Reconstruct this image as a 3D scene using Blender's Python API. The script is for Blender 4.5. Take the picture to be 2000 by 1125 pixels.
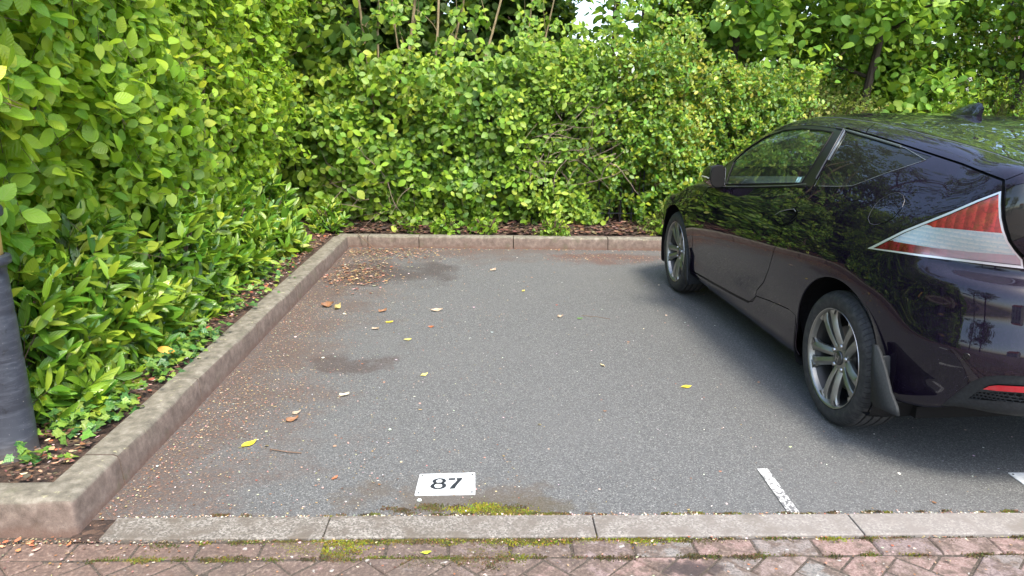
import bpy, bmesh, math, random, json
import numpy as np
from math import radians, sin, cos, pi, atan2, sqrt
from mathutils import Vector, Matrix, noise
from mathutils.geometry import delaunay_2d_cdt

scene = bpy.context.scene
C = scene.collection
for o in list(bpy.data.objects):
    bpy.data.objects.remove(o)
random.seed(7)
rng = np.random.default_rng(11)

# ---------------------------------------------------------------- camera
PITCH, YAW, ROLL, CAM_H, FPX = radians(14.17), radians(1.666), radians(.58), 1.442, 1480.0
cam_data = bpy.data.cameras.new("camera")
cam = bpy.data.objects.new("camera", cam_data); C.objects.link(cam)
cam_data.sensor_width = 36.0
cam_data.lens = FPX / 2000 * 36
cam_data.clip_start = .05; cam_data.clip_end = 500
_f = Vector((sin(YAW)*cos(PITCH), cos(YAW)*cos(PITCH), -sin(PITCH)))
_r = Vector((cos(YAW), -sin(YAW), 0)); _u = _r.cross(_f)
_r2 = _r*cos(ROLL)+_u*sin(ROLL); _u2 = _u*cos(ROLL)-_r*sin(ROLL)
M = Matrix((( _r2.x,_u2.x,-_f.x,0),(_r2.y,_u2.y,-_f.y,0),(_r2.z,_u2.z,-_f.z,CAM_H),(0,0,0,1)))
cam.matrix_world = M
scene.camera = cam

# ---------------------------------------------------------------- daylight
SUN_EL, SUN_AZ = radians(58), radians(158)      # azimuth measured from +Y towards +X
world = bpy.data.worlds.new("World"); scene.world = world; world.use_nodes = True
nt = world.node_tree; bg = nt.nodes["Background"]
sky = nt.nodes.new("ShaderNodeTexSky"); sky.sky_type = 'NISHITA'; sky.sun_disc = False
sky.sun_elevation = SUN_EL; sky.sun_rotation = SUN_AZ; sky.altitude = 50; sky.air_density = 1.0; sky.dust_density = 2.5; sky.ozone_density = 1.0
nt.links.new(sky.outputs[0], bg.inputs[0]); bg.inputs[1].default_value = 0.15
sun_d = bpy.data.lights.new("sun", 'SUN'); sun_d.energy = 1.5; sun_d.angle = radians(14); sun_d.color = (1, .92, .78)
sun = bpy.data.objects.new("sun", sun_d); C.objects.link(sun)
sv = Vector((sin(SUN_AZ)*cos(SUN_EL), cos(SUN_AZ)*cos(SUN_EL), sin(SUN_EL)))
sun.rotation_euler = sv.to_track_quat('Z', 'Y').to_euler()
scene.view_settings.view_transform = 'Standard'; scene.view_settings.look = 'None'
scene.view_settings.exposure = 2.0; scene.view_settings.gamma = 1.0
scene.cycles.max_bounces = 8; scene.cycles.transparent_max_bounces = 12
scene.cycles.use_denoising = True

# ---------------------------------------------------------------- naming helpers
def tag(o, label=None, cat=None, group=None, kind=None):
    if label: o["label"] = label
    if cat: o["category"] = cat
    if group: o["group"] = group
    if kind: o["kind"] = kind
    return o
def empty(name, loc=(0,0,0), rz=0, label=None, cat=None, group=None):
    o = bpy.data.objects.new(name, None); C.objects.link(o); o.location = loc; o.rotation_euler = (0,0,rz)
    o.empty_display_size = .1
    return tag(o, label, cat, group)
def mesh_obj(name, V, F, mat=None, parent=None, smooth=True, nor=None, uv=None, tint=None, mats=None, midx=None):
    """V (n,3); F list of index tuples or an int array (m,k)."""
    me = bpy.data.meshes.new(name); V = np.asarray(V, np.float32)
    if isinstance(F, np.ndarray):
        m, k = F.shape
        me.vertices.add(len(V)); me.vertices.foreach_set("co", V.ravel())
        me.loops.add(m*k); me.loops.foreach_set("vertex_index", F.astype(np.int32).ravel())
        me.polygons.add(m); me.polygons.foreach_set("loop_start", np.arange(0, m*k, k, dtype=np.int32))
        me.update(calc_edges=True)
    else:
        me.from_pydata([tuple(map(float, v)) for v in V], [], [tuple(map(int, f)) for f in F]); me.update()
    me.polygons.foreach_set("use_smooth", np.full(len(me.polygons), smooth))
    if midx is not None: me.polygons.foreach_set("material_index", np.asarray(midx, np.int32))
    if uv is not None:
        l = me.uv_layers.new(name="UVMap"); vi = np.empty(len(me.loops), np.int32); me.loops.foreach_get("vertex_index", vi)
        l.data.foreach_set("uv", np.asarray(uv, np.float32)[vi].ravel())
    if tint is not None:
        a = me.color_attributes.new(name="Tint", type='FLOAT_COLOR', domain='POINT')
        t = np.ones((len(V), 4), np.float32); t[:, :3] = tint; a.data.foreach_set("color", t.ravel())
    if nor is not None: me.normals_split_custom_set_from_vertices([tuple(n) for n in np.asarray(nor, float)])
    for mm in (mats or ([mat] if mat else [])): me.materials.append(mm)
    o = bpy.data.objects.new(name, me); C.objects.link(o)
    if parent: o.parent = parent
    return o
class MB:
    """collects shapes for ONE mesh object"""
    def __init__(s): s.V = []; s.F = []
    def add(s, V, F):
        n = len(s.V); s.V += [tuple(map(float, v)) for v in V]; s.F += [tuple(int(i)+n for i in f) for f in F]; return s
    def box(s, c, d, rz=0, bev=0):
        if bev: return s.rbox(c, d, bev, rz)
        x,y,z = d[0]/2,d[1]/2,d[2]/2; cs,sn = cos(rz),sin(rz)
        P = [(a*x,b*y,e*z) for e in (-1,1) for a,b in ((-1,-1),(1,-1),(1,1),(-1,1))]
        P = [(c[0]+p[0]*cs-p[1]*sn, c[1]+p[0]*sn+p[1]*cs, c[2]+p[2]) for p in P]
        return s.add(P, [(3,2,1,0),(4,5,6,7),(0,1,5,4),(1,2,6,5),(2,3,7,6),(3,0,4,7)])
    def rbox(s, c, d, bev, rz=0, seg=2):
        bm = bmesh.new(); bmesh.ops.create_cube(bm, size=1)
        bmesh.ops.scale(bm, vec=d, verts=bm.verts); bmesh.ops.bevel(bm, geom=bm.edges[:], offset=bev, segments=seg, affect='EDGES', profile=.5)
        bmesh.ops.rotate(bm, matrix=Matrix.Rotation(rz,3,'Z'), verts=bm.verts); bmesh.ops.translate(bm, vec=c, verts=bm.verts)
        bm.verts.ensure_lookup_table(); s.add([v.co[:] for v in bm.verts], [[v.index for v in f.verts] for f in bm.faces]); bm.free(); return s
    def tube(s, P, R, n=6, cap=True):
        P = [Vector(p) for p in P]; R = R if hasattr(R,'__len__') else [R]*len(P); V = []; F = []
        up = Vector((0,0,1)); prev = None
        for i,p in enumerate(P):
            t = (P[min(i+1,len(P)-1)]-P[max(i-1,0)]).normalized()
            a = prev if prev is not None else (up if abs(t.z)<.9 else Vector((1,0,0)))
            a = (a-t*a.dot(t)); a = a.normalized() if a.length>1e-6 else t.orthogonal().normalized(); prev = a; b = t.cross(a)
            V += [p+(a*cos(2*pi*k/n)+b*sin(2*pi*k/n))*R[i] for k in range(n)]
        for i in range(len(P)-1):
            for k in range(n): F.append((i*n+k, i*n+(k+1)%n, (i+1)*n+(k+1)%n, (i+1)*n+k))
        if cap: F.append(tuple(range(n))[::-1]); F.append(tuple((len(P)-1)*n+k for k in range(n)))
        return s.add(V, F)
    def lathe(s, prof, n=48, axis='z', o=(0,0,0), a0=0, a1=2*pi):
        """prof list of (r,h); axis z: h up; axis x: h along x"""
        full = abs(a1-a0-2*pi)<1e-6; m = n if full else n+1; V = []
        for r,h in prof:
            for k in range(m):
                a = a0+(a1-a0)*k/n
                V.append((o[0]+r*cos(a),o[1]+r*sin(a),o[2]+h) if axis=='z' else (o[0]+h,o[1]+r*cos(a),o[2]+r*sin(a)))
        F = []
        for i in range(len(prof)-1):
            for k in range(n):
                F.append((i*m+k, i*m+(k+1)%m, (i+1)*m+(k+1)%m, (i+1)*m+k))
        return s.add(V, F)
    def prism(s, poly, z0, z1):
        """poly [(x,y)] -> vertical prism"""
        n = len(poly); V = [(x,y,z0) for x,y in poly]+[(x,y,z1) for x,y in poly]
        return s.add(V, [tuple(range(n))[::-1], tuple(range(n,2*n))]+[(i,(i+1)%n,n+(i+1)%n,n+i) for i in range(n)])
    def build(s, name, mat, parent=None, smooth=False, sharp=35):
        o = mesh_obj(name, s.V, s.F, mat, parent, smooth)
        bm = bmesh.new(); bm.from_mesh(o.data); bmesh.ops.recalc_face_normals(bm, faces=bm.faces[:])
        if smooth:
            for e in bm.edges:
                if len(e.link_faces)==2 and e.calc_face_angle(0)>radians(sharp): e.smooth = False
        bm.to_mesh(o.data); bm.free(); return o
def sample_noise(P, scale, seed=0):
    return np.array([noise.noise(Vector((p[0]*scale+seed, p[1]*scale-seed, p[2]*scale+2*seed))) for p in P])

# ---------------------------------------------------------------- materials
class NG:
    """little node-graph writer"""
    def __init__(s, name):
        s.m = bpy.data.materials.new(name); s.m.use_nodes = True; s.t = s.m.node_tree; s.p = s.t.nodes["Principled BSDF"]; s.out = s.t.nodes["Material Output"]
    def n(s, typ, ins=None, **kw):
        d = s.t.nodes.new(typ)
        for k,v in kw.items(): setattr(d, k, v)
        for k,v in (ins or {}).items(): s.set(d.inputs[k], v)
        return d
    def set(s, sock, v):
        if isinstance(v, bpy.types.NodeSocket): s.t.links.new(v, sock)
        elif isinstance(v, bpy.types.Node): s.t.links.new(v.outputs[0], sock)
        else:
            if hasattr(sock.default_value,'__len__') and not hasattr(v,'__len__'): v=(v,v,v)
            if sock.type=='RGBA' and len(v)==3: v=(*v,1)
            sock.default_value = v
    def P(s, **kw):
        for k,v in kw.items(): s.set(s.p.inputs[k.replace('_',' ')], v)
        return s
    def pos(s): return s.n("ShaderNodeNewGeometry").outputs["Position"]
    def obj(s): return s.n("ShaderNodeTexCoord").outputs["Object"]
    def noise(s, co, scale, detail=4, rough=.55, out=0, dist=0):
        return s.n("ShaderNodeTexNoise", {"Vector":co,"Scale":scale,"Detail":detail,"Roughness":rough,"Distortion":dist}).outputs[out]
    def voro(s, co, scale, out="Distance", feature='F1'):
        return s.n("ShaderNodeTexVoronoi", {"Vector":co,"Scale":scale}, feature=feature).outputs[out]
    def ramp(s, fac, stops, interp='LINEAR'):
        d = s.n("ShaderNodeValToRGB", {"Fac":fac}); e = d.color_ramp; e.interpolation = interp
        while len(e.elements)<len(stops): e.elements.new(.5)
        for el,(p,c) in zip(e.elements, stops):
            el.position = p; el.color = (*c,1) if hasattr(c,'__len__') else (c,c,c,1)
        return d.outputs[0]
    def mix(s, fac, a, b, mode='MIX'):
        d = s.n("ShaderNodeMix", data_type='RGBA', blend_type=mode); s.set(d.inputs["Factor"], fac); s.set(d.inputs[6], a); s.set(d.inputs[7], b); return d.outputs[2]
    def math(s, op, a, b=0.0, clamp=False):
        d = s.n("ShaderNodeMath", operation=op, use_clamp=clamp); s.set(d.inputs[0], a); s.set(d.inputs[1], b); return d.outputs[0]
    def smooth(s, v, a, b):
        return s.n("ShaderNodeMapRange", {0:v,1:a,2:b,3:0.,4:1.}, interpolation_type='SMOOTHSTEP').outputs[0]
    def bump(s, h, strength=.3, dist=.002, nrm=None):
        d = s.n("ShaderNodeBump", {"Height":h,"Strength":strength,"Distance":dist})
        if nrm is not None: s.set(d.inputs["Normal"], nrm)
        s.set(s.p.inputs["Normal"], d.outputs[0]); return d.outputs[0]
    def sep(s, co): return s.n("ShaderNodeSeparateXYZ", {0:co}).outputs
def simple(name, col, rough=.5, metal=0, coat=0, spec=.5, trans=0, bump=0, bscale=200, var=0, ior=None):
    g = NG(name); g.P(Base_Color=col, Roughness=rough, Metallic=metal, Coat_Weight=coat, Coat_Roughness=.03)
    g.set(g.p.inputs["Specular IOR Level"], spec)
    if trans: g.P(Transmission_Weight=trans)
    if var:
        c = g.noise(g.obj(), bscale*.15, 5)
        g.P(Base_Color=g.mix(g.smooth(c,.35,.7), tuple(x*(1-var) for x in col), tuple(min(1,x*(1+var)) for x in col)))
    if bump: g.bump(g.noise(g.obj(), bscale, 3), bump, .001)
    return g.m
def mat_asphalt():
    g = NG("asphalt"); p = g.pos(); x,y,z = g.sep(p)
    grain = g.voro(p, 240, "Color"); gv = g.sep(grain)[0]
    fine = g.noise(p, 420, 2, .7)
    base = g.ramp(gv, [(0,(.055,.056,.0555)),(.45,(.093,.0955,.094)),(.85,(.124,.127,.125)),(1,(.22,.22,.21))])
    base = g.mix(g.smooth(fine,.35,.75), base, (.03,.032,.034), 'MULTIPLY') if False else g.mix(g.math('MULTIPLY',g.smooth(fine,.55,.75),.35), base, (.035,.037,.039))
    big = g.noise(p, .9, 4, .55)
    base = g.mix(g.math('MULTIPLY',g.smooth(big,.4,.75),.35), base, (.115,.115,.112))
    # brown earth washed out from the left bed and the back corner
    n1 = g.noise(p, 3.2, 6, .62)
    d = g.math('ADD', g.math('SUBTRACT', -1.38, x), g.math('MULTIPLY', g.math('SUBTRACT', n1, .5), 1.7))      # > 0 near kerb
    near = g.smooth(d, -.80, .02)
    far = g.smooth(g.math('ADD', g.math('SUBTRACT', y, 7.25), g.math('MULTIPLY', g.math('SUBTRACT', n1, .5), 2.2)), -.75, .1)
    xfall = g.smooth(g.math('MULTIPLY',x,-1.), -1.9, .3)
    dirt = g.math('MAXIMUM', near, g.math('MULTIPLY', far, g.math('ADD', g.math('MULTIPLY',xfall,.6), .3)), True)
    dn = g.noise(p, 60, 4, .7)
    dcol = g.ramp(dn, [(.3,(.032,.022,.017)),(.5,(.078,.050,.038)),(.62,(.14,.097,.075)),(.75,(.27,.21,.165))])
    col = g.mix(g.math('MULTIPLY', dirt, g.smooth(dn,.25,.62)), base, dcol)
    # two old stains
    def blob(cx,cy,rx,ry,sc):
        a = g.math('POWER', g.math('DIVIDE', g.math('SUBTRACT',x,cx), rx), 2.); b = g.math('POWER', g.math('DIVIDE', g.math('SUBTRACT',y,cy), ry), 2.)
        r = g.math('ADD', g.math('ADD', a, b), g.math('ADD', g.math('MULTIPLY', g.math('SUBTRACT', g.noise(p, sc*.45, 6, .6), .5), 5.5), g.math('MULTIPLY', g.math('SUBTRACT', g.noise(p, 45, 4, .6), .5), 1.6)))
        return g.smooth(r, 1.25, .1)
    col = g.mix(g.math('MULTIPLY',blob(-.76,3.98,.24,.17,9),.55), col, (.045,.026,.020))
    col = g.mix(g.math('MULTIPLY',blob(1.05,6.85,.5,.3,6),.55), col, (.10,.045,.03))
    col = g.mix(g.math('MULTIPLY',blob(-.9,6.2,.6,.5,4),.6), col, (.035,.024,.02))
    col = g.mix(g.math('MULTIPLY',blob(-.15,2.5,.42,.20,9),.55), col, (.085,.065,.045))
    col = g.mix(g.math('MULTIPLY',blob(.12,2.46,.22,.10,16),.5), col, (.07,.055,.028))
    g.P(Base_Color=col, Roughness=.82); g.set(g.p.inputs["Specular IOR Level"], .35)
    g.bump(g.math('ADD', gv, g.math('MULTIPLY',fine,.6)), .55, .0025)
    return g.m
def mat_soil():
    g = NG("soil"); p = g.pos(); n = g.noise(p, 28, 7, .68); v = g.voro(p, 60, "Color")
    col = g.ramp(n, [(.3,(.012,.008,.006)),(.5,(.04,.024,.017)),(.62,(.085,.05,.034)),(.74,(.2,.13,.09))])
    vv = g.sep(v)[0]; col = g.mix(.35, col, g.ramp(vv, [(0,(.015,.009,.006)),(.7,(.08,.045,.03)),(1,(.22,.13,.08))]))
    g.P(Base_Color=col, Roughness=.95); g.bump(n, 1, .02); return g.m
def mat_kerb():
    g = NG("kerb_concrete"); p = g.pos(); x,y,z = g.sep(p)
    n = g.noise(p, 22, 6, .65); f = g.noise(p, 240, 3, .7); b = g.noise(p, 5, 4, .6)
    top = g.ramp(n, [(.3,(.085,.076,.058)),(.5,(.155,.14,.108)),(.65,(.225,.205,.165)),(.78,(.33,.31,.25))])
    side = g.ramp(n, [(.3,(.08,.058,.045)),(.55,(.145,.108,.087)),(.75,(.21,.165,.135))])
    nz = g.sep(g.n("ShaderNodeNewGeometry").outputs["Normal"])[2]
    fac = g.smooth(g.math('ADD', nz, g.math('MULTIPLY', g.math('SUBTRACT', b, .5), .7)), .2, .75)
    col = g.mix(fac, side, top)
    low = g.smooth(g.math('ADD', z, g.math('MULTIPLY', g.math('SUBTRACT', n, .5), .06)), .045, .0)
    col = g.mix(g.math('MULTIPLY', low, .6), col, (.14,.078,.055))
    lich = g.smooth(g.noise(p, 34, 3, .5, dist=.4), .64, .72)
    col = g.mix(g.math('MULTIPLY', lich, g.math('MULTIPLY', fac, .55)), col, (.42,.40,.22))
    moss = g.smooth(g.noise(p, 9, 5, .65), .56, .72)
    col = g.mix(g.math('MULTIPLY', moss, .45), col, (.085,.085,.045))
    col = g.mix(g.math('MULTIPLY', g.smooth(f,.5,.72), .35), col, (.04,.035,.03))
    g.P(Base_Color=col, Roughness=.9); g.bump(g.math('ADD', n, g.math('MULTIPLY', f, .5)), .5, .006); return g.m
def mat_edging():
    g = NG("edging_concrete"); p = g.pos(); x,y,z = g.sep(p)
    n = g.noise(p, 12, 5, .6); f = g.voro(p, 170, "Color"); fv = g.sep(f)[0]
    col = g.ramp(fv, [(0,(.08,.072,.06)),(.5,(.150,.136,.116)),(1,(.27,.25,.22))])
    col = g.mix(g.smooth(n,.4,.7), col, (.105,.088,.07))
    xr = g.smooth(x, -.6, 1.6); col = g.mix(g.math('MULTIPLY',xr,.45), col, (.27,.25,.235))
    tc = g.smooth(g.noise(p, 3, 5, .65), .5, .8); col = g.mix(g.math('MULTIPLY',tc,.5), col, (.10,.085,.062))
    g.P(Base_Color=col, Roughness=.88); g.bump(fv, .45, .002); return g.m
def mat_brick():
    g = NG("brick_paver"); p = g.pos(); x,y,z = g.sep(p)
    a = g.n("ShaderNodeAttribute", attribute_name="Tint"); t = g.sep(a.outputs["Vector"])
    n = g.noise(p, 16, 5, .62); f = g.voro(p, 210, "Color"); fv = g.sep(f)[0]
    body = g.ramp(t[0], [(0,(.125,.13,.123)),(.25,(.13,.115,.105)),(.5,(.185,.112,.095)),(.8,(.23,.135,.115)),(1,(.135,.098,.095))])
    col = g.mix(.32, body, g.ramp(fv, [(0,(.05,.04,.04)),(1,(.42,.35,.31))]))
    grime = g.smooth(g.math('ADD', n, g.math('MULTIPLY', g.smooth(x, 1.3, -.9), .20)), .44, .60)
    col = g.mix(g.math('MULTIPLY', grime, .88), col, g.ramp(g.noise(p, 90, 4, .7), [(.3,(.04,.028,.022)),(.55,(.105,.075,.058)),(.75,(.26,.205,.165))]))
    da = g.math('POWER', g.math('DIVIDE', g.math('SUBTRACT',x,.64), .12), 2.); db = g.math('POWER', g.math('DIVIDE', g.math('SUBTRACT',y,2.10), .05), 2.)
    ds = g.smooth(g.math('ADD', g.math('ADD',da,db), g.math('MULTIPLY', g.math('SUBTRACT', g.noise(p,30,5,.7),.5), 3.)), 1.3, .1); col = g.mix(g.math('MULTIPLY',ds,.85), col, (.03,.022,.022))
    dl = g.smooth(g.math('ADD', x, g.math('MULTIPLY', g.math('SUBTRACT', n, .5), 1.4)), -.75, -1.35); col = g.mix(g.math('MULTIPLY',dl,.8), col, g.ramp(g.noise(p, 70, 5, .7), [(.3,(.06,.038,.03)),(.55,(.14,.09,.07)),(.75,(.32,.24,.19))]))
    lich = g.smooth(g.noise(p, 24, 3, .5), .68, .74); col = g.mix(g.math('MULTIPLY', lich, .6), col, (.5,.5,.46))
    g.P(Base_Color=col, Roughness=.88); g.bump(g.math('ADD', fv, g.math('MULTIPLY',n,2.)), .5, .003); return g.m
def mat_joint():
    g = NG("joint_sand"); p = g.pos(); n = g.noise(p, 110, 4, .7)
    g.P(Base_Color=g.ramp(n, [(.3,(.02,.017,.013)),(.55,(.07,.055,.042)),(.75,(.19,.15,.12))]), Roughness=.95); g.bump(n, .8, .006); return g.m
def mat_paint_line():
    g = NG("road_paint"); p = g.pos(); n = g.noise(p, 55, 5, .7); v = g.sep(g.voro(p, 190, "Color"))[0]; y = g.sep(p)[1]
    wear = g.smooth(g.math('ADD', g.math('ADD', n, g.math('MULTIPLY', v, .25)), g.math('MULTIPLY', g.smooth(y, 2.62, 2.42), .11)), .60, .74)
    g.P(Base_Color=g.mix(wear, (.50,.50,.485), (.11,.11,.11)), Roughness=.75); g.bump(v, .4, .002); return g.m
def mat_leaf(name, cols, trans, rough=.42, vein=9, veinamt=.35, tr=.38, spec=.5, sheen=0):
    g = NG(name)
    a = g.n("ShaderNodeAttribute", attribute_name="Tint"); t = g.sep(a.outputs["Vector"])
    uv = g.n("ShaderNodeUVMap").outputs[0]; u,v,_ = g.sep(uv)          # u across -1..1 (as 0..1), v along 0..1
    cu = g.math('ABSOLUTE', g.math('SUBTRACT', u, .5))
    col = g.ramp(t[0], [(i/(len(cols)-1),c) for i,c in enumerate(cols)])
    w = g.math('SINE', g.math('MULTIPLY', g.math('SUBTRACT', v, g.math('MULTIPLY', cu, .75)), vein*6.283))
    rib = g.smooth(w, .62, .98); mid = g.smooth(cu, .045, .012)
    vv = g.math('MAXIMUM', g.math('MULTIPLY', rib, .55), mid)
    hsv = g.n("ShaderNodeHueSaturation", {"Hue":g.math('ADD', .5, g.math('MULTIPLY', g.math('SUBTRACT', t[1], .5), .035)), "Saturation":1., "Value":g.math('ADD', .8, g.math('MULTIPLY', t[2], .4)), "Color":col}).outputs[0]
    c2 = g.mix(g.math('MULTIPLY', vv, veinamt), hsv, g.mix(.6, hsv, (.35,.42,.12)))
    blot = g.smooth(g.noise(g.pos(), 55, 3, .6), .62, .75)
    c2 = g.mix(g.math('MULTIPLY', blot, .18), c2, (.16,.13,.03))
    g.P(Base_Color=c2, Roughness=rough); g.set(g.p.inputs["Specular IOR Level"], spec)
    g.bump(g.math('MULTIPLY', g.math('ADD', w, 0), -1.), .35, .0015)
    tb = g.n("ShaderNodeBsdfTranslucent", {"Color":g.mix(.7, hsv, trans)})
    mx = g.n("ShaderNodeMixShader", {0:tr, 1:g.p.outputs[0], 2:tb.outputs[0]})
    g.t.links.new(mx.outputs[0], g.out.inputs[0]); return g.m
def mat_bark(name, c0, c1, sc=30):
    g = NG(name); o = g.pos(); x,y,z = g.sep(o)
    v = g.n("ShaderNodeCombineXYZ", {0:x,1:y,2:g.math('MULTIPLY',z,.25)}).outputs[0]
    n = g.noise(v, sc, 6, .65); g.P(Base_Color=g.ramp(n, [(.3,c0),(.7,c1)]), Roughness=.9); g.bump(n, .7, .01); return g.m
def mat_litter():
    g = NG("litter"); a = g.n("ShaderNodeAttribute", attribute_name="Tint")
    g.P(Base_Color=a.outputs["Color"], Roughness=.8); g.bump(g.noise(g.pos(),120,3),.3,.002)
    return g.m
def mat_paint_car():
    g = NG("car_paint"); p = g.obj()
    fl = g.sep(g.voro(p, 900, "Color"))[0]
    base = g.mix(g.smooth(fl,.72,1.), (.0042,.0028,.0064), (.018,.012,.026))
    d1 = g.noise(p, 260, 2, .7); d2 = g.noise(p, 3.0, 5, .6)
    spots = g.math('MULTIPLY', g.smooth(d1, .735, .77), g.smooth(d2, .42, .62))
    streak = g.noise(g.n("ShaderNodeCombineXYZ", {0:g.math('MULTIPLY',g.sep(p)[0],30.),1:g.math('MULTIPLY',g.sep(p)[1],70.),2:g.math('MULTIPLY',g.sep(p)[2],5.)}).outputs[0], 1, 5, .7)
    dust = g.math('MULTIPLY', g.smooth(streak,.3,.9), .011)
    up = g.smooth(g.sep(g.n("ShaderNodeNewGeometry").outputs["Normal"])[2], .35, .9)
    dust = g.math('ADD', dust, g.math('MULTIPLY', up, .02))
    col = g.mix(dust, base, (.42,.40,.36)); col = g.mix(g.math('MULTIPLY',spots,.7), col, (.6,.6,.56))
    g.set(g.p.inputs['Specular IOR Level'],.0); g.P(Base_Color=col, Roughness=.5, Metallic=.0, Coat_Weight=1., Coat_IOR=1.5, Coat_Tint=(.86,.80,1.,1.), Coat_Roughness=g.math('ADD', .018, g.math('MULTIPLY', dust, 1.2)))
    return g.m
def mat_glass(name, tint, refl=1.0, spots=True):
    g = NG(name); p = g.obj()
    tr = g.n("ShaderNodeBsdfTransparent", {"Color":tint}); gl = g.n("ShaderNodeBsdfGlossy", {"Color":(.95,1,.97),"Roughness":.012})
    fr = g.n("ShaderNodeFresnel", {"IOR":1.5}); f = g.math('MULTIPLY', fr.outputs[0], refl, True)
    mx = g.n("ShaderNodeMixShader", {0:f, 1:tr.outputs[0], 2:gl.outputs[0]}); last = mx
    if spots:
        d = g.math('MULTIPLY', g.smooth(g.noise(p, 190, 2, .7), .745, .775), g.smooth(g.noise(p, 5, 3, .6), .45, .6))
        di = g.n("ShaderNodeBsdfDiffuse", {"Color":(.6,.6,.57)}); last = g.n("ShaderNodeMixShader", {0:g.math('MULTIPLY',d,.8), 1:mx.outputs[0], 2:di.outputs[0]})
        hz = g.n("ShaderNodeMixShader", {0:.02, 1:last.outputs[0], 2:di.outputs[0]}); last = hz
    g.t.links.new(last.outputs[0], g.out.inputs[0]); return g.m
def mat_lens(name, dark, light, ribs, axis):
    g = NG(name); p = g.obj(); x,y,z = g.sep(p)
    c = (z if axis=='z' else g.math('ADD', y, g.math('MULTIPLY', x, -.6)))
    w = g.n("ShaderNodeMath", operation='FRACT', ).outputs[0]
    w.node.inputs[0].default_value = 0; g.t.links.new(g.math('MULTIPLY', c, ribs), w.node.inputs[0])
    r = g.ramp(w, [(0,dark),(.18,dark),(.3,light),(.6,tuple(.6*a+.4*b for a,b in zip(light,dark))),(.95,dark)])
    n = g.noise(p, 90, 3, .6); r = g.mix(g.smooth(n,.45,.7), r, dark)
    cell = g.sep(g.voro(p, 150, "Color"))[0]; r = g.mix(g.math('MULTIPLY', cell, .35), r, light)
    
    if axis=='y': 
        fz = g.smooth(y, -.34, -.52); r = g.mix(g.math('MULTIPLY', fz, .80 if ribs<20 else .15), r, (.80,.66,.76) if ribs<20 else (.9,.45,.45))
    g.P(Base_Color=r, Roughness=.25, Coat_Weight=1., Coat_Roughness=.01, Metallic=.15); 
    b = g.n("ShaderNodeBump", {"Height":w,"Strength":.3,"Distance":.003}); g.set(g.p.inputs["Normal"], b.outputs[0])
    return g.m
def mat_tyre():
    g = NG("tyre_rubber"); p = g.obj(); x,y,z = g.sep(p)
    ang = g.n("ShaderNodeMath", operation='ARCTAN2'); g.t.links.new(z, ang.inputs[0]); g.t.links.new(y, ang.inputs[1])
    rad = g.math('SQRT', g.math('ADD', g.math('MULTIPLY',y,y), g.math('MULTIPLY',z,z)))
    tread = g.smooth(rad, .283, .289)
    s = g.math('SINE', g.math('ADD', g.math('MULTIPLY', ang.outputs[0], 74.), g.math('MULTIPLY', x, 60.)))
    sip = g.smooth(s, .80, .93)
    n = g.noise(p, 40, 4); 
    col = g.mix(g.smooth(n,.4,.7), (.016,.017,.018), (.035,.035,.034))
    col = g.mix(g.math('MULTIPLY', g.math('MULTIPLY', sip, tread), .85), col, (.003,.003,.003))
    col = g.mix(g.math('MULTIPLY', g.smooth(rad,.300,.307), .5), col, (.08,.075,.07))
    g.P(Base_Color=col, Roughness=.72); ring = g.math('SINE', g.math('MULTIPLY', rad, 900.))
    h = g.math('ADD', g.math('MULTIPLY', g.math('MULTIPLY', sip, tread), -1.), g.math('MULTIPLY', ring, .05)); g.bump(h, .8, .004); return g.m
MAT = dict(asphalt=mat_asphalt(), soil=mat_soil(), kerb=mat_kerb(), edging=mat_edging(), brick=mat_brick(), joint=mat_joint(), line=mat_paint_line(),
  litter=mat_litter(), paint=mat_paint_car(), glass=mat_glass("side_glass",(.55,.68,.62),.75), dark_glass=mat_glass("privacy_glass",(.03,.04,.04),.8),
  rear_glass=mat_glass("rear_glass",(.05,.07,.06),1.3), tyre=mat_tyre(),
  trim=simple("black_trim",(.010,.010,.011),.3,spec=.3,coat=.12), rubber=simple("rubber_seal",(.006,.006,.006),.6,spec=.15), plastic=simple("grey_plastic",(.020,.023,.025),.65,spec=.25,bump=.25,bscale=600,var=.2),
  chrome=simple("chrome",(.86,.87,.92),.5,metal=1), screen=mat_glass("windscreen_glass",(.80,.88,.84),.6,False), barrel=simple("rim_barrel",(.05,.05,.048),.45,metal=.7), alloy=simple("alloy",(.27,.27,.245),.36,metal=.85,coat=.25,var=.12,bscale=60), machined=simple("machined_alloy",(.42,.42,.40),.28,metal=1),
  dark=simple("dark_metal",(.010,.010,.010),.6,spec=.1), fabric=simple("seat_fabric",(.02,.021,.023),.9,bump=.3,bscale=500), dash=simple("dashboard",(.05,.052,.055),.5), cream=simple("sill_card",(.20,.21,.205),.7),
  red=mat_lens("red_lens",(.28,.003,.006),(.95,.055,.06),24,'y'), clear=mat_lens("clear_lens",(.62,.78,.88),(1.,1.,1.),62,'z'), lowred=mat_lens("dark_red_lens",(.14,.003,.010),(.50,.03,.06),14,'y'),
  mirror=simple("mirror_glass",(.8,.82,.84),.02,metal=1), lens=mat_glass("lens_cover",(1,1,1),.9,False), grey=simple("grey_line",(.30,.31,.33),.45,metal=.8), disc=simple("brake_disc",(.25,.24,.23),.4,metal=.9))
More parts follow.
